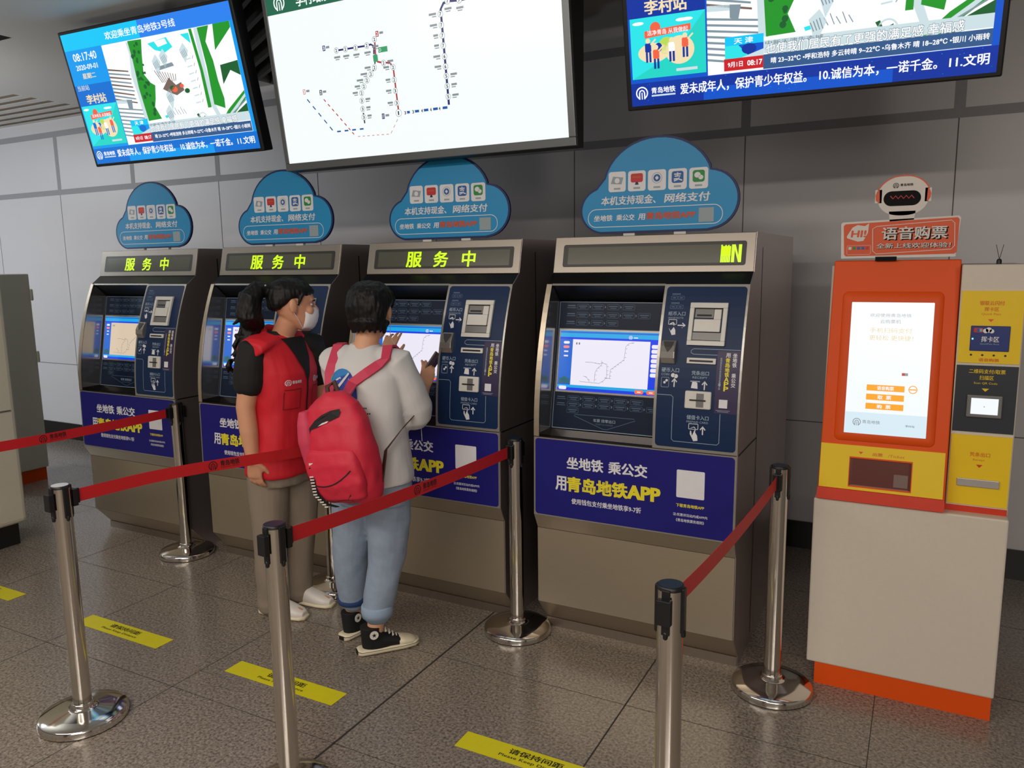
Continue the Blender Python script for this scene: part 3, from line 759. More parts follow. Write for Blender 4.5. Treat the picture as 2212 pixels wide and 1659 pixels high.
def make_tv(o, yaw, tilt, label, T_bl=T_bl, T_db=T_db):
    t, a = R(tilt), R(yaw)
    U = Vector((math.cos(a), math.sin(a), 0)); n0 = Vector((-math.sin(a), math.cos(a), 0)); V = -math.sin(t)*n0+Vector((0, 0, math.cos(t)))
    fn = plane_fn(o, U, V); N = U.cross(V); o = Vector(o)
    root = thing('display_screen', o+U*TW/2+V*TH/2, label, 'screen', 'wall screens above the ticket machines')
    m = MB(); c = o+U*TW/2+V*TH/2-N*.036
    m.obox(c, U*TW/2, V*TH/2, N*.036, TVB); h = m.build('housing', root, bevel=.006)
    m = MB(); c2 = c-N*.07; m.obox(c2, U*.22, V*.16, N*.035, TVB)
    m.tube([c2, Vector((c2.x, c2.y+.02, 3.10))], .028, TVB, 14); m.build('ceiling_mount', root)
    D = Decal(fn, step=.0005)
    D.rect(.020, .016, 1.262, .704, T_bl, 2)
    D.rect(.020, .62, .62, .704, T_cy, 3); D.rect(.62, .62, 1.262, .704, T_sk, 3); D.rect(.020, .44, .312, .62, T_bl, 3); D.rect(.020, .331, .312, .44, T_db, 3)
    D.rect(.020, .016, 1.262, .100, T_db, 3); D.rect(.30, .016, .95, .060, T_bl, 4)
    pn = D.build('panel', root, label='bright blue lit panel')
    D = Decal(fn, step=.0005)
    D.text('欢迎乘坐青岛地铁3号线', .365, .640, .885, .678, T_wh, 6, .01)
    D.text('08:17:40', .075, .562, .262, .602, T_wh, 6, .01); D.text('2020-09-01', .077, .516, .250, .542, T_wh, 6, .01); D.text('星期二', .110, .470, .215, .498, T_ye, 6, .02)
    D.text('当前站', .040, .412, .135, .440, T_lg, 6, .01); D.text('李村站', .088, .340, .246, .388, T_ye, 6, .025)
    D.emblem(.062, .063, .024, T_wh, 6); D.text('青岛地铁', .100, .058, .193, .080, T_wh, 6, .02); D.rect(.100, .047, .193, .053, T_lg, 6)
    D.text('爱未成年人，保护青少年权益。', .213, .044, .668, .084, T_wh, 6, .018); D.text('10.诚信为本，一诺千金。', .712, .044, 1.085, .082, T_wh, 6, .018); D.text('11.文明', 1.122, .044, 1.238, .080, T_wh, 6, .018)
    rnd = random.Random(4)
    for i in range(60):
        x = rnd.uniform(.03, 1.25); y = rnd.uniform(.02, .098); s = rnd.uniform(.0008, .002); D.rect(x, y, x+s, y+s, T_cy, 5)
    D.build('lettering', pn)
    # news picture: a housing estate from the air
    D = Decal(fn, step=.0005)
    x0, x1, y0, y1 = .318, 1.240, .102, .618
    D.rect(x0, y0, x1, y1, T_wh, 4)
    for i in range(9): D.poly([(x0, .50-.019*i), (.47+.004*(i % 3), .475-.020*i), (.47+.004*(i % 3), .468-.020*i), (x0, .491-.019*i)], T_gy if i % 2 else T_br, 5)
    for i in range(8): D.poly([(x0, .30-.02*i), (.50, .275-.021*i), (.50, .268-.021*i), (x0, .292-.02*i)], T_gy, 5)
    D.poly([(x0, .34), (.40, .335), (.40, .315), (x0, .32)], T_lg, 5); D.poly([(.40, .335), (.44, .33), (.43, .28), (.40, .29)], T_gy, 6)
    D.poly([(.505, .612), (.545, .605), (.555, .55), (.535, .46), (.545, .35), (.535, .21), (.50, .22), (.495, .35), (.485, .45), (.51, .55)], T_lg, 5)
    D.poly([(.521, .615), (.625, .612), (.600, .535), (.578, .446), (.612, .400), (.641, .383), (.620, .320), (.600, .279), (.628, .216), (.527, .213), (.516, .383), (.524, .521)], T_gr, 6)
    for i in range(26):
        x = rnd.uniform(.53, .60); y = rnd.uniform(.22, .60); D.disc(x, y, rnd.uniform(.006, .013), T_dg, 7, n=8)
    D.poly([(1.00, .616), (1.024, .616), (1.022, .434), (1.03, .25), (1.075, .13), (1.05, .13), (1.00, .25), (.995, .434)], T_lg, 5)
    D.poly([(1.024, .615), (1.102, .616), (1.061, .547), (1.082, .456), (1.085, .360), (1.099, .275), (1.092, .227), (1.022, .252), (1.030, .434)], T_gr, 6)
    D.poly([(.965, .616), (.985, .616), (1.0, .42), (1.0, .24), (.975, .24), (.98, .42)], T_gr, 6)
    D.poly([(1.11, .50), (1.24, .59), (1.24, .618), (1.13, .618)], T_gr, 5); D.poly([(1.115, .34), (1.18, .40), (1.24, .37), (1.24, .44), (1.12, .43)], T_dg, 5)
    D.poly([(1.05, .13), (1.24, .26), (1.24, .30), (1.11, .22), (1.03, .15)], T_gr, 5); D.poly([(1.06, .125), (1.24, .19), (1.24, .24), (1.10, .17)], T_dg, 5)
    D.poly([(1.04, .15), (1.24, .285), (1.24, .270), (1.06, .14)], T_lg, 6); D.line([(.99, .12), (1.24, .255)], .006, T_gy, 7)
    for (px, py, q) in ((.66, .50, .12), (.70, .33, .10), (.72, .52, .06), (.87, .53, .05), (.67, .25, .12)):
        D.poly([(px, py), (px+.035, py+.03), (px+.06, py-.01), (px+.025, py-.05-q*.3)], T_lg, 6)
        for k in range(4): D.line([(px+.006+.010*k, py-.01+.004*k), (px+.018+.010*k, py-.04+.002*k)], .0035, T_gy, 7)
    for k in range(9): D.line([(.66+.018*k, .455-.004*k), (.70+.012*k, .390)], .004, T_br, 6)
    D.poly([(.70, .47), (.80, .48), (.81, .462), (.70, .452)], T_gy, 6); D.poly([(.69, .36), (.75, .41), (.79, .37), (.83, .38), (.84, .34), (.78, .32), (.74, .335)], T_br, 6); D.disc(.775, .350, .020, T_or, 7, .014); D.disc(.83, .362, .014, T_or, 7, .010)
    D.disc(.76, .36, .018, T_dg, 7, .010); D.disc(.86, .335, .018, T_dg, 7, .012)
    for k in range(5): D.line([(.72+.02*k, .25+.012*(k % 2)), (.735+.02*k, .225)], .003, T_gy, 6)
    D.poly([(.66, .585), (.80, .60), (.83, .55), (.77, .53), (.70, .55)], T_aq, 5); D.poly([(.71, .59), (.79, .595), (.80, .57), (.73, .56)], T_wh, 6); D.poly([(.90, .60), (.96, .60), (.96, .55)], T_aq, 5); D.poly([(.655, .228), (.70, .236), (.70, .222), (.66, .215)], T_aq, 5)
    for k in range(7): D.line([(.90, .27+.035*k), (.935, .274+.035*k)], .006, T_lg, 5); D.line([(.945, .27+.035*k), (.955, .285+.035*k)], .003, T_gy, 5)
    D.ring(.925, .19, .03, .006, T_lg, 6); D.poly([(.885, .215), (.90, .22), (.915, .185), (.905, .18)], T_dg, 6); D.poly([(.93, .20), (.943, .205), (.94, .165), (.928, .17)], T_dg, 7)
    # captions
    D.rect(.52, .157, x1, .200, T_lg, 8); D.text('中新天津生态城', .525, .184, .72, .198, T_gy, 9, .02)
    D.text('也使我们居民有了更强的满足感 幸福感', .527, .154, 1.155, .190, T_gy, 9, .05); D.text('也使我们居民有了更强的满足感 幸福感', .527, .155, 1.155, .189, T_wh, 10, .012)
    D.rect(.518, .104, x1, .1535, T_sl, 8); D.text('晴 23~32℃ •呼和浩特 多云转晴 9~22℃ •乌鲁木齐 晴 18~28℃ •银川 小雨转', .545, .121, 1.232, .141, T_wh, 9, .02)
    D.rect(.382, .196, .519, .226, T_cy, 8); D.text('天 津', .415, .200, .482, .220, T_wh, 9, .015)
    D.rect(.382, .152, .519, .196, T_bl, 8); D.poly([(.382, .196), (.43, .196), (.47, .152), (.382, .152)], T_aq, 9); D.disc(.468, .180, .026, T_db, 10, .018); D.poly([(.44, .152), (.519, .175), (.519, .152)], T_lg, 11)
    D.rect(.378, .110, .519, .152, T_rd, 8); D.text('9月1日', .392, .122, .445, .140, T_wh, 9, .02); D.text('08:17', .462, .122, .514, .140, T_wh, 9, .02)
    D.build('news_picture', pn)
    # poster of people cleaning under a red banner
    D = Decal(fn, step=.0005)
    D.rect(.028, .115, .312, .331, T_aq, 4); D.poly([(.028, .115), (.312, .115), (.312, .331), (.20, .20)], glow('tv_turquoise', (30, 215, 200), E_), 5)
    D.disc(.115, .205, .060, T_ye, 6, .035); D.disc(.215, .205, .055, T_ye, 6, .05); D.disc(.165, .225, .030, glow('tv_lime', (190, 220, 90), E_), 6); D.disc(.125, .292, .020, T_or, 5)
    for cx in (.06, .225, .245): D.disc(cx, .312 if cx < .1 else .308, .022, T_wh, 6, .006)
    D.poly([(.083, .258), (.258, .270), (.258, .292), (.083, .283)], T_or, 7); D.text('洁净青岛 从我做起', .094, .266, .248, .284, T_wh, 8, .01)
    for px, py, cc in ((.095, .20, T_db), (.125, .175, T_or), (.185, .195, T_wh), (.236, .205, T_or)):
        D.disc(px, py+.048, .009, T_ye, 8); D.rrect(px-.012, py+.008, px+.012, py+.040, .005, cc, 8); D.rect(px-.010, py-.028, px-.002, py+.008, T_db, 8); D.rect(px+.003, py-.028, px+.011, py+.008, T_db, 8)
        D.line([(px+.010, py+.034), (px+.030, py+.052)], .006, T_ye, 9)
    D.disc(.135, .222, .014, T_db, 7, .016); D.rect(.20, .130, .28, .140, T_lg, 8)
    D.build('cartoon_poster', pn)
    return root
make_tv((-4.3286, -1.572, 2.2371), 2.3, 13.3, 'tilted sky blue news screen shown whole, above the ticket machine with the cream screen')
make_tv((-1.0951, -1.500, 2.2425), 4.0, 15.2, 'tilted deep blue news screen with its top cut off, above the scrolling text machine', T_b2, T_d2)

# ------------------------------------------------------------------ lit route map board
MPW = glow('map_backlit_white', (246, 253, 252), 1.0); MPG = mat('map_header_green', (30, 120, 82), .45); MG2 = glow('map_header_lit_green', (40, 118, 88), .75)
MNV = glow('map_navy', (28, 42, 120), .8); MRD = glow('map_red', (196, 46, 46), .8); MBU = glow('map_blue', (20, 90, 170), .9); MGN = glow('map_green', (60, 165, 110), .9); MGY = glow('map_grey', (150, 160, 165), .8); MTX = glow('map_ink', (60, 70, 80), .8); MPK = glow('map_faint_red', (226, 170, 165), .9)
BFR = mat('board_frame_steel', (122, 126, 128), .38, .8, .05, 20, stretch=(40, 1, 40))
t = R(7.8); mo = Vector((-2.939, -1.48, 2.132)); U = Vector((1, 0, 0)); V = Vector((0, -math.sin(t), math.cos(t))); N = U.cross(V)
mfn = plane_fn(mo, U, V); MWd, MH = 1.613, 0.872
root = thing('route_map_board', (mo.x+MWd/2, -1.45, 2.132), 'backlit white metro route map board hanging between the two screens', 'map board')
m = MB()   # wedge shaped case, its back hanging plumb
zt = mo.z+V.z*MH; yt = mo.y+V.y*MH
m.extx([(mo.y+.012, mo.z+.001), (yt+.012, zt), (mo.y+.085, zt), (mo.y+.085, mo.z+.001)], mo.x+.004, mo.x+MWd-.004, mat('board_case_black', (20, 21, 23), .45)); m.build('case', root, fix=True)
m = MB()
def fb(a0, b0, a1, b1): m.prism([mfn(a0, b0, .004), mfn(a1, b0, .004), mfn(a1, b1, .004), mfn(a0, b1, .004)], -N*.024, BFR)
fb(0, 0, MWd, .036); fb(0, MH-.03, MWd, MH); fb(0, .036, .026, MH-.03); fb(MWd-.032, .036, MWd, MH-.03)
m.build('frame', root, fix=True, bevel=.003, label='brushed steel frame')
for x in (mo.x+.3, mo.x+MWd-.3):
    m = MB(); m.tube([(x, mo.y+.06, zt-.02), (x, mo.y+.06, 3.64)], .015, TVB, 12); m.build('hanger', root)
D = Decal(mfn, step=.0005); D.rect(.026, .036, MWd-.032, MH-.03, MPW, 1)
pn = D.build('map_panel', root, label='backlit white map sheet')
D = Decal(mfn, step=.0005); D.rect(.026, .728, MWd-.032, MH-.03, MG2, 3); D.text('李村站票价图', .215, .742, .520, .800, MPW, 4, .02); D.emblem(.11, .775, .035, MPW, 4)
D.build('header', pn, label='green header strip')
D = Decal(mfn, step=.0005)
def seg(pts, w, mt, l=3, dash=None):
    if not dash: D.line(pts, w, mt, l); return
    for (p, q), (u, v) in zip(pts, pts[1:]):
        L = math.hypot(u-p, v-q); k = max(1, round(L/dash))
        for i in range(k):
            a, b = i/k+.12/k, (i+.62)/k; D.line([(p+(u-p)*a, q+(v-q)*a), (p+(u-p)*b, q+(v-q)*b)], w, mt, l)
seg([(1.52, .640), (1.111, .634), (1.060, .638), (1.030, .634), (1.013, .612), (1.010, .222)], .011, MNV)
seg([(1.007, .212), (.752, .212)], .011, MBU, dash=.050)
seg([(.646, .541), (.641, .466), (.648, .446), (.680, .437), (.715, .434), (.732, .411), (.735, .215)], .008, MRD)
seg([(.633, .480), (.637, .515), (.622, .523), (.59, .521), (.42, .523)], .008, MNV)
seg([(.636, .462), (.630, .424), (.541, .332), (.532, .300), (.533, .175)], .008, MTX, dash=.030)
seg([(.528, .163), (.343, .164)], .007, MBU, dash=.045); seg([(.338, .168), (.190, .342)], .006, MBU, dash=.050)
seg([(.302, .321), (.431, .177), (.468, .135)], .005, MRD, dash=.034); seg([(.48, .131), (.676, .126), (.732, .196)], .004, MPK, dash=.030)
st = [(1.110, .634, '7'), (1.051, .639, '7'), (1.010, .594, '7'), (1.010, .550, '7'), (1.010, .508, '7'), (1.010, .467, '7'), (1.011, .423, '6'), (1.011, .381, '6'), (1.011, .342, '5'), (1.011, .300, '5'), (1.011, .256, '5'),
      (.646, .541, '2'), (.682, .436, '2'), (.732, .412, '2'), (.731, .358, '2'), (.730, .311, '3'), (.731, .258, '3'),
      (.420, .523, '2'), (.474, .522, '2'), (.534, .520, '2'), (.599, .521, '2'), (.628, .423, '2'), (.604, .398, '2'), (.577, .374, '2'), (.555, .349, '2'), (.537, .322, '2'), (.533, .288, '3'), (.532, .251, '3'), (.533, .214, '3')]
for a, b, n in st:
    D.disc(a, b, .0125, MPW, 4); D.ring(a, b, .0125, .002, MGY, 5); D.text(n, a-.0042, b-.007, a+.0042, b+.007, MTX, 6, .03)
for i, a in enumerate((.772, .816, .865, .913, .960)): D.disc(a, .211, .010, MPW, 4); D.text('33444'[i], a-.004, .204, a+.004, .218, MTX, 6, .03)
D.disc(.735, .214, .016, MPW, 4); D.ring(.735, .214, .016, .002, MGY, 5); D.text('1', .732, .205, .737, .222, MTX, 6, .02)
D.rrect(.627, .446, .653, .478, .006, MGN, 5); D.rect(.660, .482, .712, .505, MGN, 5); D.ring(.670, .493, .006, .002, MPW, 6)
for a, b, n, c in ((.347, .540, '3', MNV), (.293, .348, '2', MTX), (.190, .362, '3', MPK), (.646, .206, '11', MNV), (.664, .560, '2', MRD)):
    D.rrect(a-.008, b-.010, a+.008, b+.014, .002, c, 5); D.text(n, a-.004, b-.006, a+.004, b+.010, MPW, 6, .03); D.rect(a+.013, b-.001, a+.034, b+.009, MGY, 5)
rnd = random.Random(2)
for a, b, n in st:
    sgn = -1 if ((a > 1.0 and b > .37) or a < .64 and b < .5 and b > .3 or abs(a-.73) < .01) else 1
    if b > .5 and a < .7 or b > .62: D.rect(a-.018, b-.034, a+.018, b-.025, MGY, 5); D.rect(a-.012, b-.042, a+.012, b-.038, MGY, 5)
    else: D.rect(a+sgn*.022, b, a+sgn*(.022+rnd.uniform(.024, .038)), b+.009, MGY, 5); D.rect(a+sgn*.022, b-.008, a+sgn*.044, b-.004, MGY, 5)
D.build('route_lines', pn)

# ------------------------------------------------------------------ orange kiosk on the right
KW = mat('kiosk_cream', (208, 199, 186), .5, 0, .04, 80); KY = mat('kiosk_yellow', (236, 200, 12), .5, 0, .03, 20); KD = mat('kiosk_slate', (38, 44, 54), .45); KRD = mat('kiosk_red_orange', (206, 52, 20), .5)
OR2 = mat('kiosk_orange_ink', (216, 110, 16), .5); ORR = mat('kiosk_arrow_orange', (226, 96, 24), .5)
K_w = glow('kiosk_screen_white', (244, 250, 255), 1.0); K_o = glow('kiosk_screen_orange', (255, 165, 30), 1.0); K_g = glow('kiosk_screen_grey', (150, 160, 165), .9); K_l = glow('kiosk_screen_tint', (215, 235, 245), 1.0); K_y = glow('kiosk_screen_sand', (226, 205, 150), 1.0)
root = thing('ticket_kiosk', (0, -1.2, 0), 'orange and yellow ticket kiosk on a cream base under the robot sign', 'kiosk')
m = MB(); m.box((-.330, -1.52, .088), (.302, -.92, .752), KW); m.build('base_cabinet', root, bevel=.006)
m = MB(); m.box((-.299, -1.514, 0), (.295, -.95, .088), ORG); m.build('foot', root, label='orange foot strip')
m = MB(); m.extx([(-1.455, .752), (-1.345, 1.624), (-.95, 1.624), (-.95, .752)], -.322, .108, KW); m.box((.108, -1.47, .752), (.300, -.95, 1.624), KW); up = m.build('upper_cabinet', root, fix=True, bevel=.004)
# leaning orange front
ky = lambda b: -1.54+(b-.7)*.14/.95
kf = lambda a, b, off=0.0: Vector((a, ky(b)-off, b))
m = MB(); m.prism([(-.318, ky(.757), .757), (.104, ky(.757), .757), (.106, ky(1.642), 1.642), (-.308, ky(1.642), 1.642)], (0, .10, 0), ORG)
of = m.build('orange_front', root, fix=True, bevel=.004, label='leaning orange front')
m = MB()
o_ = Decal(kf).rr(-.272, .980, .061, 1.529, .02); i_ = Decal(kf).rr(-.239, 1.009, .032, 1.491, .004)
vs = [kf(a, b, .0005) for a, b in o_]+[kf(a, b, .007) for a, b in [(p[0]*.97-.003, 1.255+(p[1]-1.255)*.985) for p in o_]]+[kf(a, b, .004) for a, b in i_]
n = len(o_); m.add(vs, [(i, (i+1) % n, n+(i+1) % n, n+i) for i in range(n)]+[(n+i, n+(i+1) % n, 2*n+(i+1) % n, 2*n+i) for i in range(n)], ORG, True)
m.build('bezel', of)
D = Decal(kf); D.rect(-.239, 1.010, .032, 1.490, K_w, 4); D.rect(-.239, 1.010, .032, 1.088, K_l, 6); sc = D.build('screen', root, label='bright white portrait screen')
D = Decal(kf)
D.text('欢迎使用青岛地铁', -.175, 1.437, -.039, 1.450, K_g, 8); D.text('云购票机', -.140, 1.414, -.072, 1.428, K_g, 8)
D.text('手机扫码支付', -.173, 1.380, -.034, 1.398, K_y, 8); D.text('更轻松 更快捷！', -.173, 1.353, -.029, 1.371, K_y, 8)
for k, tx in enumerate(('语音购票', '取  票', '购  票')):
    b0 = 1.169-.0335*k; D.rect(-.171, b0, -.046, b0+.022, K_o, 8); D.text(tx, -.136 if k == 0 else -.133, b0+.004, -.081 if k == 0 else -.088, b0+.018, K_w, 9, .02)
D.ring(-.019, 1.180, .013, .003, K_o, 8); D.rect(-.030, 1.178, -.008, 1.182, K_o, 9)
D.rect(-.058, 1.228, -.048, 1.238, glow('kiosk_screen_red', (200, 60, 60), .9), 8); D.rect(-.048, 1.228, -.038, 1.238, K_g, 8)
D.emblem(-.197, 1.052, .014, K_g, 8); D.text('青岛地铁', -.178, 1.048, -.119, 1.061, K_g, 8, .01); D.text('李村站', -.036, 1.045, -.006, 1.053, glow('kiosk_screen_ink', (60, 65, 70), .8), 8)
D.build('picture', sc)
m = MB()
for q in ((-.314, .802, -.212, .965), (-.005, .802, .097, .965), (-.212, .921, -.005, .965), (-.212, .802, -.005, .815)):
    m.prism([kf(q[0], q[1]), kf(q[2], q[1]), kf(q[2], q[3]), kf(q[0], q[3])], (0, -.003, 0), KY)
yp = m.build('yellow_panel', root, fix=True)
D = Decal(kf, step=.0006); D.poly([(-.184, .944), (-.168, .944), (-.176, .934)], ORR, 6); D.text('出票', -.136, .932, -.103, .944, OR2, 6, .02); D.text('/Ticket', -.085, .932, -.031, .942, OR2, 6)
D.build('lettering', yp)
m = MB(); q = (-.212, .815, -.005, .921); RD = mat('tray_dark_red', (92, 34, 26), .35)
m.add([kf(q[0], q[1], .002), kf(q[2], q[1], .002), kf(q[2], q[3], .002), kf(q[0], q[3], .002), kf(q[0]+.01, q[1]+.005, .0008), kf(q[2]-.01, q[1]+.005, .0008), kf(q[2]-.01, q[3]-.005, .0008), kf(q[0]+.01, q[3]-.005, .0008)], [(0, 1, 5, 4), (1, 2, 6, 5), (2, 3, 7, 6), (3, 0, 4, 7), (4, 5, 6, 7)], RD)
m.add([kf(-.062, .826, .0015), kf(-.016, .826, .0015), kf(-.016, .872, .0015), kf(-.062, .872, .0015)], [(0, 1, 2, 3)], mat('tray_grey_label', (120, 96, 90), .5))
m.build('ticket_tray', of, label='dark red ticket tray opening')
D = Decal(kf, step=.0005); D.line([(-.212, .815), (-.005, .815), (-.005, .921), (-.212, .921)], .006, ORG, 8, True); D.build('tray_rim', of)
m = MB(); m.prism([(-.320, ky(.757)-.004, .757), (.104, ky(.757)-.004, .757), (.104, ky(.80)-.004, .800), (-.318, ky(.80)-.004, .800)], (0, .01, 0), KRD); m.build('lower_lip', of, fix=True)
# right hand column of readers
cfn = lambda a, b, off=0.0: Vector((a, -1.47-off, b))
def col_panel(nm, b0, b1, mt): m = MB(); m.box((.112, -1.474, b0), (.2955, -1.47, b1), mt); return m.build(nm, root)
p1 = col_panel('card_reader_panel', 1.287, 1.535, KY); p2 = col_panel('code_reader_panel', 1.044, 1.278, KD); p3 = col_panel('receipt_panel', .780, 1.032, KY); p1['label'] = 'yellow card reader panel'; p2['label'] = 'dark code reader panel'; p3['label'] = 'yellow receipt panel'
m = MB(); m.box((.106, -1.472, .746), (.297, -1.46, .774), KRD); m.build('red_strip', up)
cf2 = lambda a, b, off=0.0: Vector((a, -1.474-off, b))
D = Decal(cf2)
D.text('银联云闪付', .167, 1.486, .239, 1.501, OR2, 2, .015); D.text('挥卡区', .182, 1.466, .224, 1.480, OR2, 2, .015); D.text('Quick Pass', .174, 1.452, .231, 1.460, OR2, 2)
D.poly([(.194, 1.439), (.212, 1.439), (.203, 1.429)], ORR, 2); D.text('语音购票', .176, 1.293, .236, 1.304, OR2, 2, .02)
for i in range(4): D.disc(.152+.0337*i, 1.315, .0035, BLACK, 2)
D.build('lettering', p1)
m = MB(); m.box((.146, -1.478, 1.329), (.262, -1.474, 1.416), mat('reader_blue', (28, 48, 118), .4)); cr = m.build('card_pad', p1, bevel=.003, label='blue card pad')
cf3 = lambda a, b, off=0.0: Vector((a, -1.478-off, b))
D = Decal(cf3); D.text('挥卡区', .179, 1.361, .231, 1.380, WHT, 2, .015); D.text('QuickPass Area', .176, 1.351, .232, 1.357, PALE, 2); D.rrect(.155, 1.393, .182, 1.409, .003, CRED, 2); D.rect(.164, 1.395, .180, 1.407, CBL, 3); D.rect(.172, 1.396, .180, 1.406, CGY, 4)
D.disc(.190, 1.399, .008, WHT, 2); D.disc(.199, 1.402, .009, WHT, 2); D.disc(.208, 1.398, .007, WHT, 2); D.disc(.153, 1.371, .003, glow('reader_lamp', (120, 200, 255), 2), 3); D.build('pad_print', p1)
D = Decal(cf2); D.text('二维码支付/取票', .150, 1.251, .258, 1.266, KY, 2, .01); D.text('扫描区', .183, 1.229, .225, 1.244, KY, 2, .01); D.text('Scan QR Code', .167, 1.213, .237, 1.221, KY, 2); D.poly([(.192, 1.199), (.214, 1.199), (.203, 1.188)], KY, 2); D.build('lettering', p2)
m = MB(); m.box((.150, -1.486, 1.098), (.256, -1.474, 1.176), GPL); cs = m.build('code_scanner', p2, bevel=.003)
D = Decal(lambda a, b, off=0.0: Vector((a, -1.486-off, b))); D.rect(.163, 1.110, .244, 1.166, K_w, 2); D.disc(.203, 1.137, .0015, BLACK, 4); D.build('scanner_window', cs, label='glowing white scanner window')
D = Decal(cf2); D.text('凭条出口', .172, .957, .233, .972, OR2, 2, .015); D.text('Receipt', .183, .940, .218, .949, OR2, 2); D.poly([(.193, .928), (.213, .928), (.203, .917)], KRD, 2); D.build('lettering', p3)
m = MB(); m.box((.138, -1.482, .848), (.267, -1.474, .876), mat('receipt_slot_grey', (190, 188, 184), .3, .5)); m.build('receipt_slot', p3, bevel=.002)

# sign standing on the kiosk: a round headed robot board over an orange plate
SGW = mat('sign_white', (214, 208, 202), .5); SGO = mat('sign_orange', (214, 84, 40), .5); SGB = mat('sign_black', (10, 9, 10), .7, spec=.2)
ys = -1.415
sf = lambda a, b, off=0.0: Vector((a, ys-off, b))
root = thing('robot_sign', (-.1, ys, 1.642), 'white robot head sign over an orange voice ticket plate on the kiosk', 'sign')
dd = Decal(sf)
def plateo(pts, th, mt, name, par, off=0.0):
    m = MB(); m.prism([sf(a, b, off) for a, b in pts], (0, th, 0), mt); return m.build(name, par, fix=True)
head = [(-.091+.082*math.copysign(abs(math.cos(R(q)))**.85, math.cos(R(q))), 1.868+.068*math.copysign(abs(math.sin(R(q)))**.85, math.sin(R(q)))) for q in range(0, 360, 8)]
hd = plateo(head, .008, SGW, 'robot_head', root)
plateo([(-.130, 1.780), (-.052, 1.784), (-.048, 1.815), (-.134, 1.815)], .007, SGW, 'robot_neck', root)
pw = plateo([(-.286, 1.650), (.085, 1.652), (.094, 1.786), (.088, 1.793), (-.285, 1.782), (-.291, 1.776)], .008, SGW, 'plate', root)
D = Decal(sf); D.poly([(-.270, 1.658), (.080, 1.662), (.088, 1.668), (.090, 1.780), (.084, 1.787), (-.276, 1.775), (-.282, 1.768), (-.276, 1.664)], SGO, 2); og = D.build('orange_face', root, label='orange face of the plate')
D = Decal(sf)
D.poly([(-.270, 1.730), (-.252, 1.762), (-.235, 1.771), (-.210, 1.766), (-.197, 1.776), (-.198, 1.757), (-.199, 1.742), (-.213, 1.713), (-.232, 1.711), (-.268, 1.724)], SGW, 4); D.text('HI!', -.255, 1.727, -.207, 1.751, SGO, 5, .03, .1)
D.line([(-.184, 1.756), (-.170, 1.764), (.066, 1.778), (.076, 1.768), (.080, 1.690), (.070, 1.678), (-.168, 1.665), (-.180, 1.676)], .0022, SGW, 4, True)
D.text('语音购票', -.148, 1.713, .058, 1.757, SGB, 4, .03); D.text('语音购票', -.152, 1.716, .054, 1.760, SGW, 5, .02)
D.text('全新上线欢迎体验！', -.166, 1.683, .070, 1.701, SGB, 4, .02); D.text('全新上线欢迎体验！', -.168, 1.6845, .068, 1.7025, SGW, 5, .012)
D.rrect(-.267, 1.664, -.187, 1.697, .005, SGW, 4, .001)
for i, c in enumerate((SGW, CGR, CBL, CBL, CRED)): D.rect(-.262+.0145*i, 1.682, -.252+.0145*i, 1.692, c, 4)
D.build('lettering', og)
D = Decal(sf); D.line(arc(-.091, 1.868, .086, .072, 18, 162, 24), .004, SGO, 2); D.poly([(-.168, 1.892), (-.176, 1.888), (-.181, 1.873), (-.179, 1.856), (-.170, 1.847), (-.166, 1.847)], SGO, 2); D.poly([(-.014, 1.892), (-.007, 1.886), (-.003, 1.873), (-.005, 1.858), (-.012, 1.848), (-.016, 1.848)], SGO, 2); D.build('headset', root, label='orange headset outline')
for a0, a1 in ((-.182, -.160), (-.022, -.002)):
    m = MB(); m.box((a0, ys, 1.846), (a1, ys+.008, 1.893), SGW); m.build('ear_backing', root)
D = Decal(sf); D.rrect(-.154, 1.834, -.034, 1.886, .026, SGB, 2); vz = D.build('visor', root, label='black visor with a red wave')
D = Decal(sf); D.line([(-.132+.0085*i, 1.864+(.0055 if i % 2 == 0 else -.005)) for i in range(10)], .003, CRED, 4); D.build('wave', vz)
D = Decal(sf); D.emblem(-.116, 1.905, .0095, SGB, 2); D.text('青岛地铁', -.102, 1.902, -.061, 1.911, SGB, 2, .02); D.build('lettering', hd)
m = MB(); m.box((-.17, ys-.002, 1.640), (-.10, ys+.016, 1.655), SGB); m.build('bracket', root)
root = thing('antenna', (.218, -1.40, 1.624), 'tiny black two-whip antenna on top of the kiosk column', 'antenna')
m = MB(); m.lathe([(.008, 0), (.008, .012), (.005, .018)], (.218, -1.40, 1.624), BLACK, 14); m.build('base', root)
for dx in (-.012, .010):
    m = MB(); m.tube([(.218, -1.40, 1.640), (.218+dx, -1.40, 1.690)], .0009, BLACK, 6); m.build('whip', root)
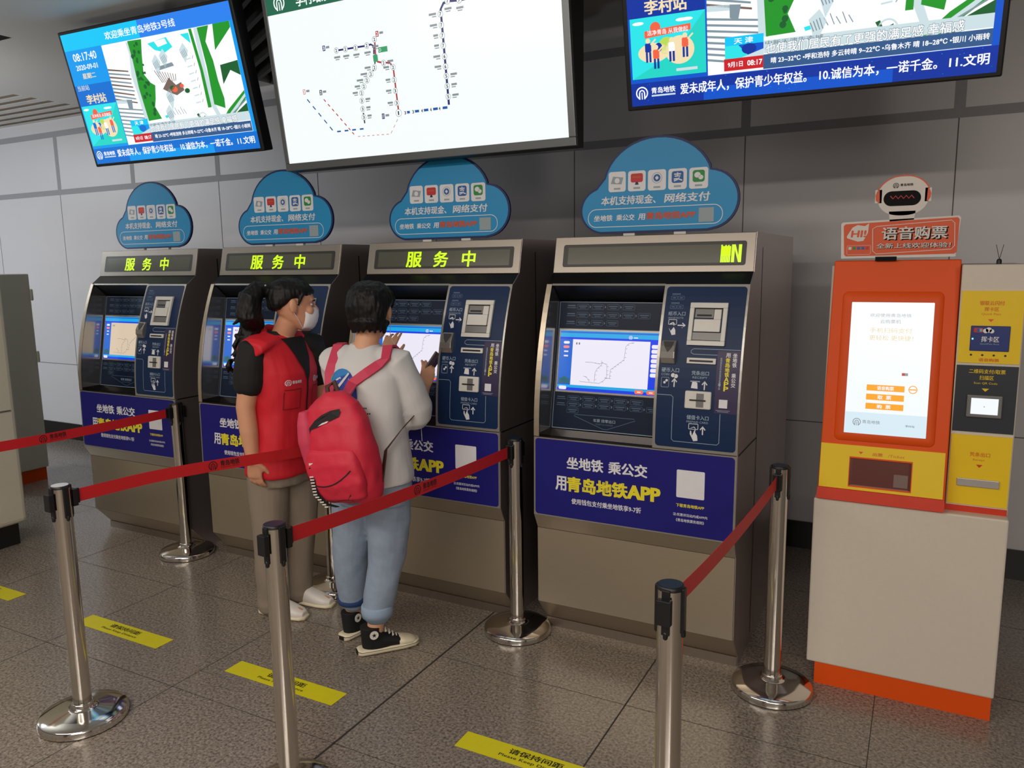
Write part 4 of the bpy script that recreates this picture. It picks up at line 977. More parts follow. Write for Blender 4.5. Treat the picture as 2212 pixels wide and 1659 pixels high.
# ------------------------------------------------------------------ belt barriers
BELT = mat('belt_red', (196, 26, 34), .55, 0, .05, 60); BINK = mat('belt_ink', (70, 8, 18), .6)
CAPB = mat('cap_blue_black', (30, 44, 62), .25)
PH = 0.895
def make_post(x, y, ang, label, capm=None):
    root = thing('stanchion', (x, y, 0), label, 'barrier post', 'belt barrier posts')
    m = MB(); m.lathe([(.152, .004), (.152, .020), (.149, .027), (.145, .031), (.10, .040), (.055, .048), (.040, .052), (.0395, .056), (.036, .056)], (x, y, 0), CHROME, 56); m.build('base', root)
    m = MB(); m.lathe([(.150, 0), (.150, .005)], (x, y, 0), BLACK, 48); m.build('rubber_ring', root)
    m = MB(); m.lathe([(.039, .052), (.039, .066), (.037, .070), (.0335, .070)], (x, y, 0), CHROME, 36); m.build('collar', root)
    m = MB(); m.lathe([(.0315, .05), (.0315, PH-.006)], (x, y, 0), CHROME, 40); m.build('pole', root)
    m = MB(); m.lathe([(.0325, PH-.010), (.0325, PH-.002), (.0305, PH)], (x, y, 0), BLACK, 40); cp = m.build('cap', root)
    m = MB(); m.lathe([(.028, PH), (.028, PH+.0008)], (x, y, 0), capm or CAPB, 36); m.build('cap_disc', cp)
    for k in range(4):   # black guide channels round the head, two of them with belt clips
        a = ang+k*math.pi/2; d = Vector((math.cos(a), math.sin(a), 0)); s = Vector((-d.y, d.x, 0)); c = Vector((x, y, 0))
        m = MB(); m.obox(c+d*.0315+Vector((0, 0, PH-.060)), d*.005, s*.010, Vector((0, 0, .056)), BLACK); m.tube([c+d*.033+Vector((0, 0, PH-.112)), c+d*.033+Vector((0, 0, PH-.122))], .006, BLACK, 10)
        if k in (0, 2): m.obox(c+d*.043+Vector((0, 0, PH-.055)), d*.009, s*.017, Vector((0, 0, .031)), BLACK)
        m.build('belt_clip' if k in (0, 2) else 'guide_channel', root, bevel=.002)
    return root
posts = {}
BK = [(-3.725, -1.642), (-2.622, -1.642), (-1.548, -1.645), (-.438, -1.640)]
FR = [(-3.83, -3.02), (-2.672, -2.978), (-1.672, -2.955), (-.492, -2.868)]
lb = ['far steel barrier post beside the cream-screen ticket machine', 'far steel barrier post mostly hidden behind the person in blue jeans', 'far steel barrier post close to the black high top shoes', 'far steel barrier post next to the orange kiosk']
lf = ['near steel barrier post holding the belt that passes the cream cabinet', 'near steel barrier post with a white cap and its whole round base showing', 'near steel barrier post overlapping a yellow strip and the grey trousers', 'near steel barrier post in front of the machine with scrolling text']
for i in range(4):
    (bx, by), (fx, fy) = BK[i], FR[i]
    a = math.atan2(by-fy, bx-fx)
    make_post(bx, by, a+math.pi, lb[i]); make_post(fx, fy, a, lf[i], mat('cap_white', (196, 198, 204), .4) if i == 1 else None)
def make_belt(p, q, label, logos=(), sag=.012, via=()):
    p = Vector(p); q = Vector(q); d = (q-p); L = d.length; h = Vector((d.x, d.y, 0)).normalized(); s = Vector((-h.y, h.x, 0))
    root = thing('barrier_belt', (p+q)/2, label, 'barrier belt', 'red belts between the posts')
    n = 24; pts = []
    for i in range(n+1):
        t = i/n; c = p+d*t; c.z -= sag*4*t*(1-t); pts.append(c)
    if via:      # pushed aside by the people: smooth curve through the given points
        ctl = [p]+[Vector(v) for v in via]+[q]; pts = []
        for i in range(len(ctl)-1):
            a, b, c_, e = ctl[max(0, i-1)], ctl[i], ctl[i+1], ctl[min(len(ctl)-1, i+2)]
            for k in range(8):
                t = k/8; pts.append(.5*((2*b)+(c_-a)*t+(2*a-5*b+4*c_-e)*t*t+(3*b-a-3*c_+e)*t**3))
        pts.append(q); cum = [0]
        for a, b in zip(pts, pts[1:]): cum.append(cum[-1]+(b-a).length)
        L = cum[-1]
    m = MB(); m.ribbon(pts, Vector((0, 0, 1)), .048, .0014, BELT); m.build('strap', root)
    for e, o_ in ((pts[1], pts[0]), (pts[-2], pts[-1])):
        h2 = (e-o_).normalized(); h2 = Vector((h2.x, h2.y, 0)).normalized(); m = MB(); m.obox(o_+h2*.004, h2*.010, Vector((0, 0, .027)), Vector((-h2.y, h2.x, 0))*.005, BLACK); m.build('end_clip', root)
    if logos:
        def fn(a, b, off=0.0):
            if via:
                i = max(k for k in range(len(cum)-1) if cum[k] <= max(0, a)); e = (pts[i+1]-pts[i]).normalized(); c = pts[i]+e*(a-cum[i])
                return c+Vector((0, 0, b))+Vector((e.y, -e.x, 0)).normalized()*(off+.0012)
            t = a/L; c = p+d*t; c.z += b-sag*4*t*(1-t); return c-s*(off+.0008)*sd
        for lt, sd_, mir in logos:
            sd = sd_; D = Decal(fn)
            if mir:
                f0 = D.fn; c0 = lt*L; D.fn = lambda a, b, off=0.0, c0=c0: f0(2*c0-a, b, off)
            a0 = lt*L; D.emblem(a0, 0, .019, BINK, 1); D.text('青岛地铁', a0+.032, -.006, a0+.112, .017, BINK, 1, .03); D.text('QINGDAO METRO', a0+.032, -.015, a0+.112, -.009, BINK, 1)
            D.build('lettering', root)
    return root
def ends(i, zf=.842, zb=.842):
    (bx, by), (fx, fy) = BK[i], FR[i]
    f = Vector((fx, fy, zf)); b = Vector((bx, by, zb)); h = Vector((bx-fx, by-fy, 0)).normalized()
    return f+h*.05, b-h*.05
blb = ['red belt crossing the poster of the cream-screen machine', 'red belt running behind the person in the red vest', 'red belt running in front of the blue jeans', 'red belt running past the machine with scrolling text towards the orange kiosk']
for i, (lg, sg) in enumerate((([(.47, 1, False)], .012), ([(.40, 1, False)], .012), ([(.497, 1, False)], .012), ([], .018))):
    p, q = ends(i); make_belt(p, q, blb[i], lg, sg, [(-2.632, -2.65, .843), (-2.570, -2.42, .839), (-2.515, -2.27, .835), (-2.462, -2.13, .832), (-2.44, -1.98, .826), (-2.50, -1.78, .83)] if i == 1 else ())

# ------------------------------------------------------------------ yellow floor strips
STK = mat('sticker_yellow', (214, 206, 20), .45, 0, .04, 40)
INK = mat('sticker_ink', (40, 42, 16), .6)
for x, lb in ((-4.57, 'yellow distance strip nearest the cream cabinet, mostly out of view'), (-3.460, 'yellow distance strip shown whole, beside the post with the white cap'), (-2.468, 'yellow distance strip crossed by a steel barrier post'), (-1.350, 'yellow distance strip with the largest readable black lettering, partly cut off')):
    root = thing('floor_sticker', (x+.28, -2.455, .0008), lb, 'floor sticker', 'yellow distance strips on the floor')
    m = MB(); m.box((x, -2.502, .0006), (x+.568, -2.410, .0016), STK); m.build('strip', root)
    D = Decal(lambda a, b, off=0.0: Vector((x+a, -2.502+b, .0016+off)))
    D.text('请保持间距', .185, .046, .385, .074, INK, 1, .02); D.text('Please Keep Distance', .160, .018, .400, .036, INK, 1, .01)
    D.build('lettering', root)
# ------------------------------------------------------------------ people
SKIN = mat('skin', (206, 150, 118), .55, 0, .05, 40); SKIN2 = mat('skin_light', (214, 160, 126), .55, 0, .05, 40)
HAIR = mat('hair_black', (9, 8, 10), .55, 0, .4, 90, stretch=(1, 1, .3), spec=.3); LIP = mat('lip', (168, 92, 84), .5); EYW = mat('eye_white', (222, 218, 212), .3); EYD = mat('eye_dark', (20, 16, 14), .2)
VEST = mat('vest_red', (206, 22, 40), .65, 0, .06, 120); TBLK = mat('tee_black', (14, 14, 16), .8, 0, .1, 200); TROU = mat('trouser_grey_brown', (138, 126, 112), .8, 0, .07, 160, bump=.1)
TWH = mat('tee_white', (208, 208, 208), .8, 0, .02, 100); JEAN = mat('denim_blue', (142, 158, 180), .8, 0, .14, 36, bump=.1); JEAN2 = mat('denim_cuff', (146, 168, 194), .8, 0, .08, 80); JEAN3 = mat('denim_dark', (44, 72, 128), .8)
MASK = mat('mask_white', (222, 222, 228), .7, 0, .02, 80); SHW = mat('shoe_white', (222, 218, 212), .5, 0, .03, 60); SHB = mat('canvas_black', (13, 13, 16), .8); RUB = mat('rubber_cream', (222, 212, 184), .55); LAC = mat('lace_white', (226, 224, 216), .7)
PACK = mat('pack_red', (205, 36, 62), .6, 0, .07, 140, bump=.12); PACK2 = mat('pack_pink', (200, 58, 88), .65, 0, .06, 140); PBL = mat('pack_trim_black', (26, 20, 24), .7); PBR = mat('pack_brown', (74, 44, 36), .7)
Z = Vector((0, 0, 1))
def V3(*a): return Vector(a)
def limb(m, pts, rad, mt, n=16): m.tube(pts, rad, mt, n)
def add_head(m, c, f, mt, s=1.0, tilt=0.0):
    """head standing on chin point level: c = centre of the skull, f = facing"""
    f = Vector((f[0], f[1], 0)).normalized(); r = f.cross(Z)
    up = (Z*math.cos(tilt)+f*math.sin(tilt)).normalized(); ff = (f*math.cos(tilt)-Z*math.sin(tilt)).normalized()
    base = Vector(c)-up*.115*s
    prof_ = [(.000, .020, .074, .035), (.010, .036, .084, .012), (.028, .050, .089, -.015), (.050, .060, .090, -.045), (.075, .066, .088, -.070), (.100, .070, .086, -.088), (.122, .072, .084, -.097), (.145, .073, .089, -.101), (.170, .072, .083, -.099), (.195, .063, .066, -.086), (.212, .046, .042, -.064), (.222, .022, .012, -.034)]
    secs = []
    for zz, w, a, b in prof_: secs.append((base+up*zz*s+ff*(a+b)/2*s, r*w*s, ff*(a-b)/2*s))
    m.loft(secs, mt, 28, 2.15)
    P = lambda x, y, zz: base+r*x*s+ff*y*s+up*zz*s
    # nose, brow, lips, chin, ears
    m.tube([P(0, .083, .128), P(0, .096, .108), P(0, .104, .094)], [.007*s, .010*s, .012*s], mt, 12)
    for k in (-1, 1):
        m.tube([P(k*.010, .094, .090), P(k*.013, .092, .090)], [.008*s, .007*s], mt, 10)
        m.tube([P(k*.045, .074, .142), P(k*.015, .089, .141)], [.007*s, .008*s], mt, 10)
        m.ell(P(k*.043, .066, .092), r*.022*s, ff*.020*s, up*.024*s, mt, 12, 8)
        m.ell(P(k*.080, -.010, .112), (r*.012-ff*k*.004)*s, (ff*.019-up*.004)*s, up*.033*s, mt, 14, 8)
        m.ell(P(k*.073, .000, .088), r*.008*s, ff*.009*s, up*.012*s, mt, 10, 6)
    m.tube([P(-.020, .087, .061), P(0, .093, .063), P(.020, .087, .061)], [.005*s, .007*s, .005*s], mt, 10)
    m.tube([P(-.018, .086, .052), P(0, .092, .051), P(.018, .086, .052)], [.005*s, .007*s, .005*s], mt, 10)
    return P, r, ff, up
def face_parts(P, r, ff, up, root, s=1.0):
    for k in (-1, 1):
        m = MB(); m.ell(P(k*.031, .070, .121), r*.014*s, ff*.012*s, up*.008*s, EYW, 14, 8); m.ell(P(k*.031, .0785, .121), r*.0055*s, ff*.0045*s, up*.0060*s, EYD, 12, 8); m.build('eye', root)
        m = MB(); m.tube([P(k*.016, .091, .137), P(k*.032, .089, .141), P(k*.050, .078, .137)], [.0025*s, .0032*s, .002*s], HAIR, 8); m.build('eyebrow', root)
    m = MB(); m.tube([P(-.019, .091, .0595), P(0, .097, .0610), P(.019, .091, .0595)], [.002*s, .0042*s, .002*s], LIP, 8); m.tube([P(-.016, .0905, .053), P(0, .096, .0515), P(.016, .0905, .053)], [.002*s, .0045*s, .002*s], LIP, 8); m.build('lips', root)
def add_hand(m, w, d, pn, th, mt, curl=(.3, .4, .5, .5), s=1.0, spread=.05):
    """palm from wrist w along d; pn = palm normal (the way the fingers curl); th = side the thumb is on"""
    w = Vector(w); d = Vector(d).normalized(); pn = Vector(pn); pn = (pn-d*pn.dot(d)).normalized(); t = Vector(th); t = (t-d*t.dot(d)-pn*t.dot(pn)).normalized()
    secs = []
    for q, a, b in ((-.012, .025, .019), (.008, .028, .016), (.035, .036, .015), (.062, .040, .0135), (.082, .039, .012)): secs.append((w+d*q*s, t*a*s, pn*b*s))
    m.loft(secs, mt, 18, 2.4)
    tips = []
    for i, (off, L, ra) in enumerate(((.029, .070, .0085), (.010, .078, .0088), (-.010, .072, .0085), (-.028, .056, .0075))):
        a = w+d*.076*s+t*off*s; dd = (d+t*(spread*(1.5-i))).normalized(); c = curl[i]
        pts = [a-dd*.012*s, a]; ang = c*.5
        for fr in (.42, .32, .26):
            dv = (dd*math.cos(ang)+pn*math.sin(ang)).normalized(); a = a+dv*L*fr*s; pts.append(a.copy()); ang += c
        m.tube(pts, [ra*1.05*s, ra*s, ra*.98*s, ra*.9*s, ra*.75*s], mt, 12); tips.append(a.copy())
    a = w+d*.020*s+t*.026*s; pts = [a-t*.01*s]; d1 = (d*.62+t*.72+pn*.30).normalized(); pts.append(a); pts.append(a+d1*.032*s); d2 = (d*.85+t*.36+pn*.42).normalized(); pts.append(a+d1*.032*s+d2*.030*s); d3 = (d*.92+t*.1+pn*.45).normalized(); pts.append(a+d1*.032*s+d2*.030*s+d3*.024*s)
    m.tube(pts, [.014*s, .013*s, .0115*s, .010*s, .0085*s], mt, 12)
    return tips
def folds(amp, freq, stretch=(1, 1, .45), seed=0.0):
    def fn(me, rl):
        me.update(); nrm = [v.normal.copy() for v in me.vertices]
        for v, nn in zip(me.vertices, nrm):
            p = Vector((v.co.x*stretch[0]+seed, v.co.y*stretch[1], v.co.z*stretch[2]))*freq
            v.co += nn*amp*(noise.noise(p)+.5*noise.noise(p*2.1))
    return fn
def bvh_of(o):
    me = o.data; rl = rootloc(o)
    return BVHTree.FromPolygons([Vector(v.co)+rl for v in me.vertices], [tuple(p.vertices) for p in me.polygons])
def stick(bv, p, d, off=.002):
    """drop a point onto a surface along d"""
    d = Vector(d).normalized(); h = bv.ray_cast(Vector(p)-d*.4, d)
    return (h[0]-d*off) if h[0] else Vector(p)

# ---------------- person in the red vest, watching the screen on the right
F = Vector((.985, .12, 0)).normalized(); Rt = F.cross(Z)            # facing, her right side (towards the camera)
wp = thing('person', (-2.62, -1.95, 0), 'person in a red vest and white face mask with a black ponytail, watching', 'person')
hc = V3(-2.515, -1.935, 1.478); hf = V3(.64, .77, 0).normalized()
sN, eN, wN = V3(-2.60, -2.105, 1.285), V3(-2.625, -2.150, 1.035), V3(-2.600, -2.150, .800)
sF, eF, wF = V3(-2.56, -1.800, 1.285), V3(-2.55, -1.745, 1.035), V3(-2.50, -1.755, .815)
m = MB()
P, hr, hff, hup = add_head(m, hc, hf, SKIN, 1.0, R(4))
m.tube([V3(-2.585, -1.96, 1.30), V3(-2.570, -1.955, 1.345), V3(-2.535, -1.945, 1.41)], [.060, .050, .049], SKIN, 18)
tor = [(.74, .150, .112), (.82, .160, .115), (.92, .140, .105), (1.02, .135, .100), (1.12, .148, .110), (1.22, .160, .105), (1.29, .135, .085), (1.33, .075, .065)]
m.loft([(V3(-2.625+.04*(zz-.74)/.6, -1.955, zz), Rt*a, F*b) for zz, a, b in tor], SKIN, 24, 2.3)
for s_, e_, w_ in ((sN, eN, wN), (sF, eF, wF)):
    limb(m, [s_, s_*.6+e_*.4, e_, e_*.55+w_*.45, w_], [.052, .050, .042, .041, .028], SKIN)
    add_hand(m, w_, V3(.05, .02, -1), V3(-.15, .95 if s_ is sN else -.95, 0), F, SKIN, (.45, .5, .55, .6), .98)
hipN, kN, aN = V3(-2.63, -2.035, .76), V3(-2.655, -2.025, .43), V3(-2.690, -2.010, .09)
hipF, kF, aF = V3(-2.60, -1.875, .76), V3(-2.615, -1.865, .43), V3(-2.665, -1.850, .09)
for h_, k_, a_ in ((hipN, kN, aN), (hipF, kF, aF)):
    limb(m, [h_, h_*.5+k_*.5, k_, k_*.6+a_*.4, a_, a_-Z*.03], [.082, .072, .052, .050, .036, .034], SKIN)
    m.tube([a_-Z*.045, a_-Z*.055+F*.10, a_-Z*.062+F*.165], [.034, .032, .022], SKIN, 14)
body = m.build('body', wp, remesh=.0055, smooth=3)
face_parts(P, hr, hff, hup, wp)
# hair: cap swept back, ponytail with loose curls
m = MB(); PH_ = P
secs = []
for zz, w, a, b in ((.085, .040, -.070, -.100), (.100, .066, -.045, -.112), (.118, .078, -.012, -.117), (.140, .082, .030, -.120), (.160, .083, .078, -.121), (.180, .081, .090, -.118), (.200, .073, .078, -.106), (.220, .058, .050, -.082), (.234, .030, .012, -.045)):
    secs.append((P(0, (a+b)/2, zz), hr*w, hff*(a-b)/2))
m.loft(secs, HAIR, 30, 2.2)
for k in (-1, 1): m.tube([P(k*.076, .030, .165), P(k*.078, .020, .140), P(k*.076, .012, .118)], [.008, .008, .004], HAIR, 8)
pt = [P(0, -.105, .185), P(.005, -.150, .180), P(.02, -.185, .140), P(.03, -.195, .075)]
pt += [V3(-2.668, -2.035, 1.395), V3(-2.690, -2.06, 1.32), V3(-2.705, -2.075, 1.245), V3(-2.715, -2.085, 1.185)]
m.tube(pt, [.022, .040, .052, .055, .052, .046, .036, .014], HAIR, 16)
rn = random.Random(5)
for i in range(26):
    j = rn.uniform(2.6, 6.8); k = int(j); q = pt[k].lerp(pt[min(k+1, 7)], j-k); a = rn.uniform(0, 6.28); rr_ = rn.uniform(.022, .050)
    q = q+V3(math.cos(a)*rr_, math.sin(a)*rr_, 0); L = rn.uniform(.04, .09)
    m.tube([q+V3(0, 0, L*.5), q+V3(rn.uniform(-.018, .018), rn.uniform(-.018, .018), 0), q+V3(rn.uniform(-.03, .012), rn.uniform(-.03, .012), -L*.5)], [.010, .012, .006], HAIR, 8)
hair = m.build('hair', wp, remesh=.0042, smooth=1, fold=folds(.004, 55, (1, 1, .3)))
m = MB(); m.ell(P(.045, -.125, .196), hr*.010, hff*.006, hup*.006, mat('hair_pin', (170, 165, 160), .25, .8)); m.build('hair_pin', wp)
# mask with ear loops
m = MB(); rs = []
for zz, yy, hw in ((.008, .086, .040), (.022, .098, .056), (.045, .108, .064), (.070, .113, .066), (.092, .112, .060), (.108, .100, .050)):
    rs.append([P(hw*math.sin(R(q))*1.02, -.004+(yy+.004)*max(0, math.cos(R(q)))**.55*1.0+.0, zz) for q in range(-78, 79, 12)])
vs = [p for r_ in rs for p in r_]; k = len(rs[0]); fs = [(i*k+j, i*k+j+1, (i+1)*k+j+1, (i+1)*k+j) for i in range(len(rs)-1) for j in range(k-1)]
m.add(vs, fs, MASK, True); mk = m.build('face_mask', wp)
md = mk.modifiers.new('t', 'SOLIDIFY'); md.thickness = .0025; md.offset = 1
m = MB()
for k in (-1, 1):
    m.tube([P(k*.058, .034, .100), P(k*.074, .018, .122), P(k*.083, -.012, .134)], .0014, MASK, 6); m.tube([P(k*.058, .034, .018), P(k*.076, .010, .060), P(k*.083, -.012, .088)], .0014, MASK, 6)
m.build('ear_loop', wp)
# black tee: sleeves and neck
m = MB()
m.loft([(V3(-2.60, -1.955, zz), Rt*a, F*b) for zz, a, b in ((1.00, .142, .106), (1.12, .154, .116), (1.22, .166, .111), (1.285, .152, .094), (1.325, .090, .076), (1.350, .068, .066), (1.362, .062, .060))], TBLK, 26, 2.3)
for s_, e_ in ((sN, eN), (sF, eF)):
    o = (s_-V3(-2.58, -1.955, 1.285)).normalized()
    limb(m, [s_-o*.03, s_+o*.004, s_.lerp(e_, .25)+o*.004, s_.lerp(e_, .50), s_.lerp(e_, .57)], [.066, .071, .072, .072, .070], TBLK, 20)
tee = m.build('t_shirt', wp, remesh=.006, smooth=4, fold=folds(.003, 18))
# vest
m = MB()
vsec = [(.705, .182, .136, .0), (.72, .188, .142, .0), (.80, .186, .142, 0), (.90, .172, .134, .004), (1.00, .164, .130, .008), (1.10, .168, .136, .014), (1.18, .174, .136, .014), (1.25, .178, .120, .006), (1.300, .172, .104, -.002), (1.330, .125, .092, -.010), (1.345, .088, .080, -.018)]
m.loft([(V3(-2.620+.02*(zz-.7)/.6, -1.955, zz)+F*q, Rt*a, F*b) for zz, a, b, q in vsec], VEST, 32, 2.4)
for kk in (-1, 1): m.loft([(V3(-2.600, -1.957, 1.322)+Rt*.085*kk, F*.085, Z*.034), (V3(-2.600, -1.957, 1.318)+Rt*.13*kk, F*.085, Z*.034), (V3(-2.601, -1.957, 1.306)+Rt*.175*kk, F*.080, Z*.034), (V3(-2.602, -1.957, 1.292)+Rt*.198*kk, F*.068, Z*.030)], VEST, 20, 2.2)
m.tube([V3(-2.545, -2.025, 1.325), V3(-2.600, -2.035, 1.350), V3(-2.652, -1.99, 1.366), V3(-2.662, -1.95, 1.370), V3(-2.650, -1.90, 1.364), V3(-2.60, -1.875, 1.345), V3(-2.545, -1.88, 1.325)], [.013, .017, .020, .021, .020, .017, .013], VEST, 10)
vest = m.build('vest', wp, remesh=.006, smooth=3, fold=folds(.005, 11, (1, 1, .6), 3))
bv = bvh_of(vest)
def vd(pts, mt, name, par, off=.002, w=None, mt2=None):
    m = MB()
    for pp in pts: m.add([stick(bv, p, d, off) for p, d in pp], [tuple(range(len(pp)))], mt)
    return m.build(name, par)
def vline(pts, w, mt, name, d, off=.003, par=None):
    """strip dropped on the vest; pts in (across, z) seen along -d"""
    d = Vector(d).normalized(); sx = Z.cross(d).normalized()*-1; c = V3(-2.61, -1.955, 0)
    m = MB(); vs = []; n = len(pts)
    for i, (a, zz) in enumerate(pts):
        q0, q1 = pts[max(0, i-1)], pts[min(n-1, i+1)]; dx, dz = q1[0]-q0[0], q1[1]-q0[1]; L = math.hypot(dx, dz) or 1; nx, nz = -dz/L*w/2, dx/L*w/2
        for s_ in (1, -1): vs.append(stick(bv, c+sx*(a+nx*s_)+Z*(zz+nz*s_), d, off))
    m.add(vs, [(2*i, 2*i+1, 2*i+3, 2*i+2) for i in range(n-1)], mt)
    return m.build(name, par or vest)
dv = -F   # prints dropped from the front
ln = lambda p0, p1, n=10: [(p0[0]+(p1[0]-p0[0])*i/n, p0[1]+(p1[1]-p0[1])*i/n) for i in range(n+1)]
SGN = 1 if (Z.cross(dv).normalized()*-1).dot(Rt) > 0 else -1
VDR = mat('vest_seam_dark', (120, 10, 24), .7)
vline(ln((0, 1.19), (0, .74), 18), .010, TBLK, 'zip', dv)
m = MB(); d = dv; sx = Z.cross(d).normalized()*-1; c = V3(-2.61, -1.955, 0)
vs = [stick(bv, c+sx*(.004+.070*i/12)*(j-4)/4+Z*(1.135+.0165*i), d, .0035) for i in range(13) for j in range(9)]
m.add(vs, [(9*i+j, 9*i+j+1, 9*i+j+10, 9*i+j+9) for i in range(12) for j in range(8)], TBLK); m.build('neck_opening', vest)
for k in (-1, 1):
    a0 = k*.055*SGN*1
    x0, x1 = sorted((k*.045, k*.125))
    vline(ln((x0, 1.108), (x1, 1.108))+ln((x1, 1.108), (x1, 1.088), 2)[1:], .004, VDR, 'pocket_flap', dv)
    vline(ln((x0, 1.100), (x0, 1.02), 4)+ln((x0, 1.02), (x1, 1.02))[1:]+ln((x1, 1.02), (x1, 1.10), 4)[1:], .003, VDR, 'pocket_seam', dv)
    m = MB()
    for pp in (Decal(lambda a, b, off=0: Vector((a, b, off))),):
        pp.emblem(x0+.014, 1.140, .014, WHT, 1); pp.text('青岛地铁', x0+.032, 1.134, x0+.082, 1.148, WHT, 1, .03)
        m.add([stick(bv, c+sx*a+Z*b, d, .003) for a, b, _ in pp.mb.v], pp.mb.f, WHT)
    m.build('logo', vest, label='white printed emblem and characters')
vd([[((V3(-2.60, -2.3, .86)+V3(.008*math.cos(q*.7), 0, .008*math.sin(q*.7))), V3(-.2, 1, 0)) for q in range(9)]], TBLK, 'snap_button', vest)
# trousers
m = MB()
m.loft([(V3(-2.618, -1.955, zz), Rt*a, F*b) for zz, a, b in ((.66, .160, .118), (.72, .176, .128), (.80, .174, .126), (.88, .160, .118))], TROU, 26, 2.3)
for h_, k_, a_ in ((hipN, kN, aN), (hipF, kF, aF)):
    limb(m, [h_-Z*.02, h_.lerp(k_, .5), k_, k_.lerp(a_, .5), a_+Z*.0, a_-Z*.035], [.098, .094, .080, .072, .066, .066], TROU, 22)
tr = m.build('trousers', wp, remesh=.006, smooth=3, fold=folds(.006, 10, (1, 1, .5), 7))
for a_, hl in ((aN, 0), (aF, 1)):
    m = MB(); g = V3(a_.x, a_.y, 0)
    m.loft([(g+F*q+Z*zz, Rt*w, Z*h) for q, zz, w, h in ((-.058, .040, .022, .026), (-.045, .046, .032, .040), (.0, .050, .036, .046), (.06, .044, .040, .040), (.12, .034, .043, .029), (.165, .027, .038, .022), (.190, .024, .022, .015))], SHW, 22, 2.5)
    sh = m.build('shoe', wp, remesh=.004, smooth=2, label='white slip-on shoe')
    m = MB(); m.loft([(g+F*q+Z*.010, Rt*w, Z*.0095) for q, w in ((-.066, .020), (-.052, .033), (0, .039), (.07, .043), (.13, .046), (.178, .040), (.199, .022))], RUB, 22, 3.2); m.build('sole', sh)
    if hl:
        m = MB(); m.add([g+F*(.02+q)-Rt*0+Rt*(.0385)+Z*zz for q, zz in ((0, .03), (.014, .03), (.03, .062), (.016, .066))], [(0, 1, 2, 3)], CRED); m.build('red_tab', sh)

# ---------------- person in the white shirt at the machine, seen from behind
F2 = V3(-.28, .96, 0).normalized(); R2 = F2.cross(Z)
tp = thing('person', (-2.06, -2.03, 0), 'person in a white shirt and rolled blue jeans, seen from behind', 'person')
hc2 = V3(-2.070, -1.945, 1.455); hf2 = V3(-.36, .93, 0).normalized()
sR, eR, wR = V3(-1.955, -1.945, 1.245), V3(-1.915, -1.880, 1.005), V3(-1.985, -1.690, 1.095)
sL, eL, wL = V3(-2.215, -2.010, 1.245), V3(-2.265, -1.850, 1.040), V3(-2.185, -1.705, 1.225)
m = MB()
P2, hr2, hff2, hup2 = add_head(m, hc2, hf2, SKIN2, 1.0, R(8))
m.tube([V3(-2.085, -1.985, 1.27), V3(-2.078, -1.972, 1.33), V3(-2.070, -1.955, 1.40)], [.062, .052, .052], SKIN2, 18)
def ctr(zz): q = (zz-.76)/.5; return V3(-2.025-.058*q, -2.035+.060*q, zz)
m.loft([(ctr(zz), R2*a, F2*b) for zz, a, b in ((.74, .135, .105), (.82, .138, .104), (.92, .125, .095), (1.02, .125, .093), (1.12, .138, .100), (1.20, .145, .098), (1.26, .120, .078), (1.30, .070, .06))], SKIN2, 24, 2.3)
limb(m, [sR, sR.lerp(eR, .4), eR, eR.lerp(wR, .45), wR], [.046, .044, .038, .036, .025], SKIN2)
limb(m, [sL, sL.lerp(eL, .4), eL, eL.lerp(wL, .45), wL], [.046, .044, .038, .036, .025], SKIN2)
add_hand(m, wR, V3(.10, .28, .95), V3(-.75, .55, -.1), V3(-.55, -.8, .1), SKIN2, (.42, .46, .5, .55), .92)
add_hand(m, wL, V3(.18, .25, .95), V3(-.25, .95, -.2), V3(.95, .25, 0), SKIN2, (.12, .40, .55, .6), .92, .12)
hR, kR, aR = V3(-1.955, -2.015, .76), V3(-1.975, -2.030, .43), V3(-2.010, -2.085, .10)
hL, kL, aL = V3(-2.100, -2.055, .76), V3(-2.160, -2.045, .42), V3(-2.195, -2.000, .10)
fR = V3(.62, .78, 0).normalized(); fL = V3(.10, .99, 0).normalized()
for h_, k_, a_, f_ in ((hR, kR, aR, fR), (hL, kL, aL, fL)):
    limb(m, [h_, h_.lerp(k_, .5), k_, k_.lerp(a_, .4), a_, a_-Z*.03], [.078, .068, .050, .050, .035, .034], SKIN2)
    m.tube([a_-Z*.055, a_-Z*.072+f_*.08, a_-Z*.078+f_*.13], [.030, .022, .014], SKIN2, 14)
m.build('body', tp, remesh=.0055, smooth=3)
face_parts(P2, hr2, hff2, hup2, tp)
m = MB(); secs = []
for zz, w, a, b in ((.042, .050, -.045, -.088), (.060, .068, -.022, -.105), (.080, .080, -.012, -.114), (.105, .0855, -.004, -.121), (.128, .091, .012, -.126), (.148, .0935, .070, -.128), (.170, .094, .100, -.127), (.195, .089, .100, -.119), (.215, .076, .080, -.102), (.232, .056, .048, -.076), (.242, .028, .010, -.040)):
    secs.append((P2(0, (a+b)/2, zz), hr2*w, hff2*(a-b)/2))
m.loft(secs, HAIR, 30, 2.25)
for i in range(26):
    a = R(100+160*i/25); y = .0-.113*math.sin(a-math.pi/2) if 0 else 0
    q = P2(.078*math.sin(R(-86+172*i/25)), -.030-.078*math.cos(R(-86+172*i/25)), .066); e = P2(.068*math.sin(R(-86+172*i/25)), -.028-.066*math.cos(R(-86+172*i/25)), .026+.018*(i % 3)*.5)
    m.tube([q, e], [.012, .006], HAIR, 8)
for i in range(14):
    a = -70+140*i/13; m.tube([P2(.085*math.sin(R(a)), .01+.085*math.cos(R(a)), .170), P2(.082*math.sin(R(a)), .012+.088*math.cos(R(a)), .142-.006*(i % 2))], [.013, .005], HAIR, 8)
m.build('hair', tp, remesh=.0038, smooth=1, fold=folds(.0045, 62, (1, 1, .28), 2))
